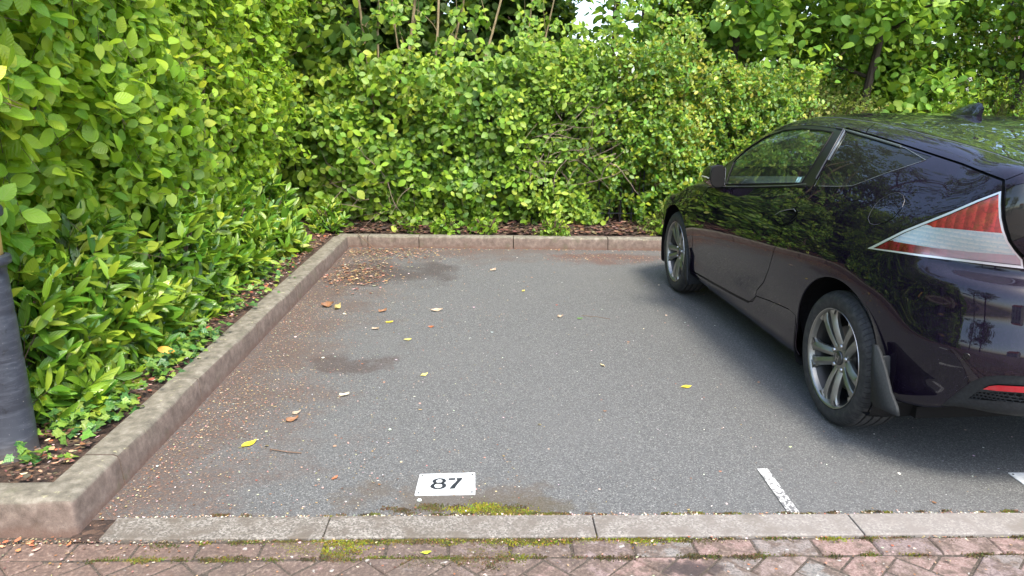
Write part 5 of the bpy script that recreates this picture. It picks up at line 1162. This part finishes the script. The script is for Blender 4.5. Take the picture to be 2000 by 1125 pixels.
# laurels: mounded low shrubs
def mound(name,label,group,c,r,h,n,kind,mat,leaf,nodes,length,seed,up=.8,droop=.0,whorl=False,z0=.1,stem_mat='twig'):
    t=empty(name,label=label,cat="shrub",group=group); loc=empty_loc(t,(c[0],c[1],z0))
    th=rng.uniform(0,2*pi,n); ph=np.arccos(rng.uniform(-.12,1,n)); d=np.stack([np.sin(ph)*np.cos(th),np.sin(ph)*np.sin(th),np.cos(ph)],1)
    k=rng.random(n)**.45*.55+.48; k*=1+.22*sample_noise(d,2.2,seed)
    P=d*np.array([r[0],r[1],h])*k[:,None]; P[:,2]=np.maximum(P[:,2],.02)+.0
    out=unit(d*np.array([1/r[0],1/r[1],1/h]))
    dirs=out*.75+np.array([0,0,up])+rng.normal(0,.32,(n,3))
    Pp,D,N,L,sh=shoots_to_leaves(P,dirs,length,nodes,leaf,out,updrive=.5,droop=droop,spread=.75,flat=.6)
    tint=rng.random((len(Pp),3)); hh=np.clip(Pp[:,2]/h,0,1); tint[:,0]=np.clip(tint[:,0]*.8+.2*(.5+sample_noise(Pp,2,seed)),0,1)
    W_=Pp+loc; m=(Pp[:,2]>.0)&~((W_[:,1]<2.90)&(W_[:,0]>-2.02)&(name=='laurel_shrub')); leaves_mesh("foliage",kind,Pp[m],D[m],N[m],L[m],LM[mat],t,tint[m])
    stalks("twigs",np.minimum(sh[0]*.8,sh[0]),sh[1],.0025,BK['twig'],t)
    mm=MB()
    for i in range(7):
        a=rng.uniform(0,6.28); e=Vector((cos(a)*r[0]*.6,sin(a)*r[1]*.6,h*.75)); mm.tube([e*s*Vector((1,1,1)).x+Vector((0,0,-.02)) for s in np.linspace(0,1,5)],[.012*(1-.6*s) for s in np.linspace(0,1,5)],6)
    mm.build("stems",BK[stem_mat],t,True); return t
GLa="cherry laurels in the left bed"
LA=[(-2.03,3.14,(.36,.44),.72,"glossy laurel right beside the bollard, with its lowest leaves over the ivy"),(-2.02,3.75,(.37,.52),.76,"second glossy laurel from the bollard"),
    (-2.02,4.62,(.35,.58),.76,"third glossy laurel from the bollard, widest of the row"),(-2.03,5.55,(.35,.58),.72,"fourth glossy laurel from the bollard, darker"),(-1.98,6.45,(.35,.58),.66,"last glossy laurel of the row near the back corner")]
for i,(x,y,r,h,lb) in enumerate(LA): mound("laurel_shrub",lb,GLa,(x,y),r,h,int(400*(1 if i<3 else .9)),'lance','lau',.15,4,.20,80+i)
mound("laurel_shrub","small laurel clump in the inner corner of the two kerbs",None,(-1.62,7.62),(.22,.22),.34,70,'lance','lau',.10,4,.16,91)
def ivy(name,label,pts,n,spread,mat='ivy',s=.035,z=.11,kind='lobed'):
    t=tag(None or empty(name),label,"ivy"); c=np.array(pts).mean(0); loc=empty_loc(t,(c[0],c[1],z))
    pts=np.array(pts); i=rng.integers(0,len(pts),n); P=np.zeros((n,3)); P[:,:2]=pts[i]+rng.normal(0,spread,(n,2)); P[:,2]=z+.01+rng.random(n)**2*.07
    D=rng.normal(0,1,(n,3)); D[:,2]=rng.normal(-.1,.25,n); N=np.tile([.35,-.3,1.],(n,1))+rng.normal(0,.35,(n,3))
    leaves_mesh("foliage",kind,P-loc,D,N,s*rng.uniform(.6,1.35,n),LM[mat],t)
    return t
ivy("ivy_patch","light green ivy creeping round the foot of the nearest laurel",[(-1.70,2.90),(-1.66,3.0),(-1.72,3.10),(-1.66,3.2),(-1.78,2.95),(-1.64,3.1)],300,.065,s=.042)
ivy("ivy_patch","dark bluish ivy beside the kerb between the laurels and the kerb top",[(-1.62,3.5),(-1.60,3.65),(-1.62,3.8),(-1.62,3.95),(-1.62,4.1)],330,.05,s=.038)
ivy("ivy_patch","sparse ivy runners along the far half of the left kerb",[(-1.64,4.7),(-1.64,5.1),(-1.62,5.5),(-1.66,5.9)],160,.08,s=.036)
ivy("ivy_seedling","two small ivy sprigs growing in front of the bollard foot",[(-1.70,2.60),(-1.71,2.61),(-1.63,2.64)],26,.022,s=.038)
# autumn leaves caught in the laurel (orange and yellow)
for i,(x,y,z,c,lb) in enumerate([(-1.63,3.66,.19,(.62,.33,.03),"orange yellow leaf standing up beside the dark ivy"),(-1.62,3.70,.17,(.60,.38,.04),"second orange yellow leaf beside the dark ivy, lower one")]):
    o=fallen("fallen_leaf",x,y,.085,c,.2,.8+i,lb,z=z,wd=.5); o.rotation_euler=(1.0,.3,.4+i*1.3); o["group"]="orange leaves caught by the ivy"

# ---------------------------------------------------------------- iron railings inside the hedges
def railing(name,label,a,b,h=1.35,z0=.1,step=.118):
    a=Vector(a);b=Vector(b);L=(b-a).length;t=(b-a)/L; rz=atan2(t.y,t.x); e=empty(name,(a.x,a.y,z0),rz,label,"railing")
    iron=simple("black_iron",(.018,.02,.022),.45)
    n=int(L/step); bar=None
    for i in range(n):
        if i%14==0: continue
        if bar is None: bar=MB().tube([(0,0,0),(0,0,h-.02),(0,0,h+.09)],[.008,.008,.001],6).build("bar",iron,e,True); bar.location=(i*step,0,0)
        elif i<=100: c=bar.copy(); C.objects.link(c); c.parent=e; c.location=(i*step,0,0)
    for z in (.15,h-.12): MB().box((L/2,0,z),(L,.035,.010)).build("rail",iron,e)
    for i in range(0,n+1,14): MB().rbox((i*step,0,h/2),(.045,.045,h+.1),.004).build("post",iron,e)
railing("iron_railing","black iron railing showing through the left hedge",(-2.30,2.0),(-2.30,7.95),1.30)
railing("iron_railing","black iron railing hidden inside the back hedge",(-2.28,8.05),(2.0,7.98),1.30)

# ---------------------------------------------------------------- back hedge
faceB=lambda x,z: 7.72-.03*(x+1)-.10*np.clip(z-.9,0,1)+.12*np.clip((.6-z)/.4,0,1)
GB="shrubs of the back hedge"
def lowgap(q): return np.clip((q[:,1]-.14)/.22,0,1)
BH=[(-1.75,-.75,.30,1.40,"shrub with drooping pointed leaves left in the back hedge, beneath the tan canes",760,'ovate','dog2',.086,5,.32,101,-.05),
    (-.75,.30,.12,1.50,"dense pointed leaf shrub in the middle of the back hedge",840,'ovate','dog2',.078,5,.30,102,-.06),
    (.30,1.20,.10,1.85,"mixed shrub with smaller glossy leaves and bare dead twigs inside it",800,'small','dog2',.070,6,.28,103,-.06),
    (1.20,2.15,.08,2.02,"shiny yellow green privet left of the car's front wheel",760,'small','pri',.058,7,.26,104,-.10)]
for lo,hi,z0,z1,lb,n,kd,mt,lf,nd,ln,sd,thr in BH:
    hedge("hedge_shrub",lb,"shrub",GB,'y',lo,hi,z0,z1+.35,faceB,.50,int(n*(hi-lo)*1.25),kd,mt,lf,nd,ln,sd,droop=.6 if mt=='dog2' else .05,up=.35,thr=thr,clump=2.6,stems=int(9*(hi-lo)),zden=lambda q:lowgap(q)*np.where(q[:,1]>z1*1.0,.35,1.),stem_h=1.55)
hedge("hedge_shrub","yellowing privet bush just above the car's door mirror","shrub",GB,'y',2.1,3.3,.15,1.80,lambda x,z:7.75+0*x,.45,900,'small','pri',.050,7,.22,105,droop=.05,up=.5,thr=-.22,stems=6)
mound("hawthorn_bush","pale green bush with tiny lobed leaves behind the car's roof line",None,(3.45,8.6),(1.2,.85),1.72,2000,'lobed','haw',.042,7,.24,110,up=.4,droop=.1)
mound("small_leaved_bush","low dark box like bush with tiny leaves beside the car's front wheel",None,(1.95,7.62),(.42,.22),.42,420,'small','haw',.022,7,.12,111,up=.5)
mound("clipped_bush","light green rounded bush right of the pale one, behind the roof aerial",None,(5.6,8.7),(1.3,.8),1.62,1800,'small','pri',.045,7,.22,112,up=.6)
mound("clipped_bush","yellow green bush at the right edge of the photo behind the car",None,(7.4,8.6),(1.3,.8),1.50,1500,'small','pri',.040,7,.20,113,up=.6)
hedge("hedge_shrub","leafy shrub closing the corner where the left and back hedges meet","shrub",GB,'y',-2.4,-1.6,.25,2.7,lambda x,z:7.95+0*x,.4,900,'ovate','dog2',.092,5,.30,106,droop=.4,up=.35,thr=-.25,stems=5)
# darker shrub in the shade behind the railings
UG=[(-3.0,9.0,(1.2,.7),2.9,"dark shrub in the shade behind the corner of the hedges"),(-1.2,9.4,(1.2,.6),3.3,"tall dark shrub right behind the tan canes"),(.3,9.6,(.9,.6),3.0,"tall dark shrub right of the tan canes"),(2.45,9.9,(.8,.5),3.2,"tall shrub right of the sky gap"),(1.0,9.1,(1.2,.6),1.75,"dark shrub in the shade behind the dead branches"),
    (-3.4,7.0,(.7,1.3),2.9,"dark shrub in the shade behind the far half of the left hedge"),(-3.4,4.6,(.7,1.3),2.9,"dark shrub in the shade behind the middle of the left hedge"),(-3.2,2.6,(.6,1.1),2.9,"dark shrub in the shade behind the nearest dogwood"),
    (2.9,10.0,(1.3,.7),2.1,"shrub in the shade behind the pale lobed bush"),(5.0,10.3,(1.5,.7),2.2,"shrub in the shade behind the clipped bush near the aerial"),(7.6,10.3,(1.5,.7),2.2,"shrub in the shade behind the right end of the hedge")]
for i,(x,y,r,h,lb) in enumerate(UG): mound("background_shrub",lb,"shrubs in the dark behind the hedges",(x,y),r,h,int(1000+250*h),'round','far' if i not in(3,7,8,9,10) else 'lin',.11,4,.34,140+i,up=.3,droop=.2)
# loose yellow green privet tops between the bushes and the trees
for i,(lo,hi,lb) in enumerate([(2.3,3.9,"tall loose privet above the pale bush"),(3.9,5.6,"tall loose privet above the car roof"),(5.6,7.6,"tall loose privet right of the roof aerial")]):
    hedge("tall_privet",lb,"shrub","tall privets behind the bushes",'y',lo,hi,1.2,2.7,lambda x,z:9.25+0*x,.5,int(480*(hi-lo)),'small','pri',.060,6,.30,150+i,droop=.1,up=.7,thr=-.05,clump=2.0,stems=5)
mound("clipped_bush","green bush beyond the right edge of the photo at the end of the bed",None,(9.6,8.8),(1.4,.8),1.7,900,'small','pri',.055,6,.22,114,up=.6)
mound("clipped_bush","last bush of the bed, far beyond the car's right side",None,(12.0,9.0),(1.5,.9),2.0,800,'small','dog2',.06,6,.24,115,up=.6)
# overhanging sprays reaching over the kerb
for x,y,lb,n in [(-.45,7.50,"leafy spray hanging over the back kerb, left one",26),(-.05,7.52,"second leafy spray over the back kerb, left of centre",18),(.62,7.45,"leafy spray spilling over the middle of the back kerb",46),(-.80,7.55,"lone leafy sprig in the soil left in the back bed",16),(1.75,7.52,"sprig low in the back bed near the car",18)]:
    mound("leafy_sprig",lb,"sprigs at the back kerb",(x,y),(.17,.12),.24,n,'ovate' if n<40 else 'small','dog2',.068 if n<40 else .05,4,.18,int(200+x*10),up=.2,droop=.35)
# bare twigs tangled in the hedge
def tangle(label,x0,x1,z0,z1,n,y=7.72):
    t=empty("dead_branch",label=label,cat="branch"); l=empty_loc(t,((x0+x1)/2,y,.5)); m=MB()
    for i in range(n):
        p=Vector((rng.uniform(x0,x1),y+rng.uniform(-.05,.2),rng.uniform(z0,z1))); d=Vector((rng.normal(0,1),rng.normal(-.1,.3),rng.normal(.3,.7))).normalized(); P=[p-Vector(l)]
        for k in range(6): d=(d+Vector(rng.normal(0,.22,3))).normalized(); P.append(P[-1]+d*.075)
        r=rng.uniform(.0015,.006); m.tube(P,[r*(1-.12*k) for k in range(7)],5)
    m.build("branches",mat_pale,t,True)
mat_pale=mat_bark("dead_twig",(.10,.07,.05),(.28,.21,.16),60)
tangle("grey dead branches tangled in the back hedge right of centre",.35,1.25,.55,1.35,46,7.62)
tangle("thin dead twigs in the gap at the left foot of the back hedge",-1.5,-.6,.25,.7,22,7.7)
# tan canes standing above the hedge
t=empty("cane_clump",label="tall bare tan canes standing up behind the back hedge, left of centre",cat="shrub"); l=empty_loc(t,(-.8,8.1,.1)); 
CN=[(-1.22,-.03,.017),(-1.14,.02,.015),(-.98,.07,.021),(-.80,.11,.016),(-.86,-.04,.011),(-.66,.17,.015),(-.50,.24,.015),(.02,.17,.011),(.16,.23,.010)]
SH=[]
for i,(px,lean,r) in enumerate(CN):
    m=MB(); P=[]; 
    for s in np.linspace(0,1,12): P.append((px-.0+lean*s*3.6+.05*sin(s*6+i*1.7)-l[0]+(.0),8.0+.12*(i%3)+.03*sin(s*4+i*2)-l[1],s*3.6))
    m.tube(P,[r*(1-.45*s)*(1+.12*sin(s*40)) for s in np.linspace(0,1,12)],8)
    for q in range(5):
        b=Vector(P[4+q]); d=Vector((rng.normal(0,.6),rng.normal(-.2,.4),.9)).normalized(); Q=[b]
        for _ in range(6): d=(d+Vector(rng.normal(0,.16,3))).normalized(); Q.append(Q[-1]+d*.09)
        m.tube(Q,[r*.28*(1-.13*k) for k in range(7)],5)
        SH.append(list(Q[-1])); SH.append(list(Q[3]))
    m.build("cane",BK['cane'],t,True)

SH=np.array(SH); Pp,D,N,L,_=shoots_to_leaves(np.repeat(SH,2,0)+rng.normal(0,.05,(len(SH)*2,3)),rng.normal(0,.5,(len(SH)*2,3))+[0,-.3,.5],.22,4,.085,np.array([0,-1.,0]),droop=.5); leaves_mesh('foliage','ovate',Pp,D,N,L,LM['dog2'],t)
# ---------------------------------------------------------------- trees beyond the hedge
def tree(name,label,x,y,h,cr,cz,n,leaf,mat,seed,kind='round',trunk_r=.07,lean=(0,0),bark='trunk',limbs=9,group="trees beyond the hedge",low=None,ry=None,z0=.1,squash=1.,sphere=True):
    r=np.random.default_rng(seed); t=empty(name,label=label,cat="tree",group=group); empty_loc(t,(x,y,z0))
    top=Vector((lean[0]*h,lean[1]*h,h*.92)); P=[Vector((0,0,-.1))]; N_=10
    for i in range(1,N_+1):
        s=i/N_; P.append(Vector((lean[0]*h*s+r.normal(0,.03),lean[1]*h*s+r.normal(0,.03),h*.92*s)))
    m=MB().tube(P,[trunk_r*(1-.75*i/N_) for i in range(N_+1)],9); m.build("trunk",BK[bark],t,True)
    ends=[]
    for i in range(limbs):
        lm=MB(); s=.22+.72*(i+.5)/limbs; b=P[int(s*N_)]; a=i*2.4+r.uniform(-.4,.4); rr=cr*(1-.45*abs(s-.55))*r.uniform(.7,1.05)
        d=Vector((cos(a),sin(a)*(ry or 1),r.uniform(.15,.65))); Q=[b]
        for k in range(6): d=(d+Vector(r.normal(0,.14,3))).normalized(); Q.append(Q[-1]+d*rr/6)
        lm.tube(Q,[trunk_r*.42*(1-.13*k) for k in range(7)],6); ends+= Q[2:]
        for k in (2,3,4,5):
            dd=Vector((d.x+r.normal(0,.8),d.y+r.normal(0,.8),r.normal(.1,.5))).normalized(); q=[Q[k]]
            for _ in range(4): dd=(dd+Vector(r.normal(0,.2,3))).normalized(); q.append(q[-1]+dd*rr*.11)
            lm.tube(q,[trunk_r*.16*(1-.2*k2) for k2 in range(5)],5); ends+=q[1:]
        lm.build("limb",BK[bark],t,True)
    # leaf clusters round an ellipsoid shell plus limb ends
    nc=max(30,n//26); E=np.array([list(e) for e in ends]); ci=r.integers(0,len(E),nc//2); c1=E[ci]
    d=unit(r.normal(size=(nc-nc//2,3))); k=r.random(nc-nc//2)**.4
    c2=d*np.array([cr,cr*(ry or 1),cz])*k[:,None]+np.array([lean[0]*h*.6,lean[1]*h*.6,(low if low is not None else h-cz*.95-.0)+cz*(0 if low is None else 1)])
    cc=np.concatenate([c1,c2]); cc=cc[sample_noise(cc,.9,seed%50)>-.28]
    i=r.integers(0,len(cc),n); Pp=cc[i]+r.normal(0,.16+.02*cr,(n,3))*[1,1,.7]
    z=Pp[:,2]; m_=z>(low-.25 if low is not None else .4); Pp=Pp[m_]; n=len(Pp)
    D=r.normal(0,1,(n,3)); D[:,2]=-abs(r.normal(.55,.4,n)); Nn=np.tile([0,-.45,.75],(n,1))+r.normal(0,.45,(n,3))
    T=r.random((n,3)); T[:,0]=np.clip(T[:,0]*.7+.3*(.5+sample_noise(Pp,.8,seed%40)),0,1)
    leaves_mesh("crown",kind,Pp,D,Nn,leaf*r.uniform(.6,1.3,n),LM[mat],t,T); return t
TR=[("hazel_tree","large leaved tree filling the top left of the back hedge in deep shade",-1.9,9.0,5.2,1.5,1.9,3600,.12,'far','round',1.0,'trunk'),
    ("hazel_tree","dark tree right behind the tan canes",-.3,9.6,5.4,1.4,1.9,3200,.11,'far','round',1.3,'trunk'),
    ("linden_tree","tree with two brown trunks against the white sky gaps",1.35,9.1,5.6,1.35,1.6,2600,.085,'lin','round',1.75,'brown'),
    ("linden_tree","linden with big pale leaves above the car's windscreen",2.75,8.9,5.6,1.5,1.8,6000,.098,'lin','round',1.40,'trunk'),
    ("linden_tree","leaning linden with a dark forked trunk above the car roof",4.3,9.2,5.8,1.5,1.8,6200,.10,'lin','round',1.45,'trunk'),
    ("linden_tree","linden at the right edge with long leaning branches",6.1,9.2,5.6,1.5,1.8,5200,.10,'lin','round',1.5,'trunk')]
for i,(nm,lb,x,y,h,cr,cz,n,lf,mt,kd,low,bk) in enumerate(TR):
    tree(nm,lb,x,y,h,cr,cz,n,lf,mt,300+i,kd,trunk_r=.06 if bk!='brown' else .045,lean=(.10 if i>3 else .01,-.02),bark=bk,low=low,limbs=9)
# tall trees that shade the bay (mostly above the frame) and close the view behind
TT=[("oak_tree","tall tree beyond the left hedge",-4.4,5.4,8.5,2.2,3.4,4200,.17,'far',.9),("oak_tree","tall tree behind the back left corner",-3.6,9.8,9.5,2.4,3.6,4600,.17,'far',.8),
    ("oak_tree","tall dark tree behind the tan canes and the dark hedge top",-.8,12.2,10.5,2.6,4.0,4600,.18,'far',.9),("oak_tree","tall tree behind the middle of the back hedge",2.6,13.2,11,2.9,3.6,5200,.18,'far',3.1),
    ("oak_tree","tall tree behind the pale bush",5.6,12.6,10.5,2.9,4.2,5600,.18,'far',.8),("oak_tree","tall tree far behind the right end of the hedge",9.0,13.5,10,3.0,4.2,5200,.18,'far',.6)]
for i,(nm,lb,x,y,h,cr,cz,n,lf,mt,low) in enumerate(TT):
    tree(nm,lb,x,y,h,cr,cz,n,lf,mt,400+i,'card',trunk_r=.16,low=low,limbs=12,group="tall trees behind the hedges")
# pink blossom shrub in the far right gap
tb=mound("blossom_shrub","shrub with pale pink blossom seen through the gap at the top right",None,(7.6,11.2),(1.0,.6),2.7,500,'small','far',.06,5,.25,120)
n=700; ph=rng.random(n)*.5; a=rng.uniform(0,6.28,n); c=np.array([(-.25,-.6,2.25),(.1,-.6,1.95),(-.2,-.6,1.75)])[rng.integers(0,3,n)]
leaves_mesh("blossom",'card',c+rng.normal(0,.12,(n,3)),rng.normal(0,1,(n,3)),np.tile([0,-1,.4],(n,1))+rng.normal(0,.4,(n,3)),np.full(n,.05),simple("pink_blossom",(.75,.55,.52),.7),tb)
# ---------------------------------------------------------------- what stands behind the camera (seen in the car's paint)
def house(name,label,x,y,rz,w,d,h,wall,roof):
    t=empty(name,(x,y,0),rz,label,"house","houses across the road")
    wl=MB().box((0,0,h/2),(w,d,h)); wl.add([(-w/2,-d/2,h),(w/2,-d/2,h),(w/2,d/2,h),(-w/2,d/2,h),(-w/2,0,h+2.3),(w/2,0,h+2.3)],[(0,4,3),(1,2,5)]); wl.build("wall",wall,t)
    m=MB()
    for s in (1,-1):
        a=[(-w/2-.3,s*(d/2+.4),h-.2),(w/2+.3,s*(d/2+.4),h-.2),(w/2+.3,0,h+2.42),(-w/2-.3,0,h+2.42)]; b=[(p[0],p[1],p[2]+.14) for p in a]
        m.add(a+b,[(0,1,2,3),(7,6,5,4),(0,4,5,1),(1,5,6,2),(2,6,7,3),(3,7,4,0)])
    rf=m.build("roof",roof,t); MB().box((w*.3,0,h+2.5),(.6,.6,1.4)).build("chimney",wall,rf)
    wm=simple("window_frame_white",(.75,.75,.73),.4); gm=simple("window_dark",(.03,.035,.04),.08)
    for zz in (1.4,4.0):
        for k in range(3):
            xx=-w*.32+k*w*.32
            if zz<2 and k==1:
                dr=MB().rbox((xx,d/2+.02,1.02),(.95,.08,2.04),.01).build("door",simple("door_paint",(.12,.03,.03),.4),t); continue
            f=MB().box((xx,d/2+.02,zz-.6),(1.3,.08,.07)).box((xx,d/2+.02,zz+.6),(1.3,.08,.07)).box((xx-.62,d/2+.02,zz),(.07,.08,1.13)).box((xx+.62,d/2+.02,zz),(.07,.08,1.13)).box((xx,d/2+.02,zz),(.05,.07,1.13)).build("window",wm,t)
            MB().box((xx,d/2+.012,zz),(1.17,.02,1.13)).build("pane",gm,f)
bw=simple("red_brick_wall",(.34,.15,.09),.85,var=.2,bscale=60); cw=simple("cream_render",(.62,.56,.45),.85,var=.06,bscale=40); rt_=simple("red_roof_tiles",(.36,.11,.06),.8,var=.25,bscale=50)
house("brick_house","brick house across the road, standing far behind the camera",17,-34,.05,9,7,5.2,bw,rt_)
house("rendered_house","cream rendered house with a red roof across the road",30,-28,-.2,9,7,5.2,cw,rt_)
house("rendered_house","cream house furthest left across the road, behind the camera",-16,-38,.1,9,7,5.0,cw,rt_)
for i,(x,y,h,cr,cz,n,lb) in enumerate([(-6.6,-3.4,6.5,2.2,2.3,3600,"broad street tree behind the camera on the left, mirrored in the car"),(-9,-2,8,2.6,3.0,3200,"street tree further left behind the camera")]):
    tree("street_tree",lb,x,y,h,cr,cz,n,.19,'far',500+i,'card',trunk_r=.14,group="street trees behind the camera",low=2.2,limbs=10,z0=0)
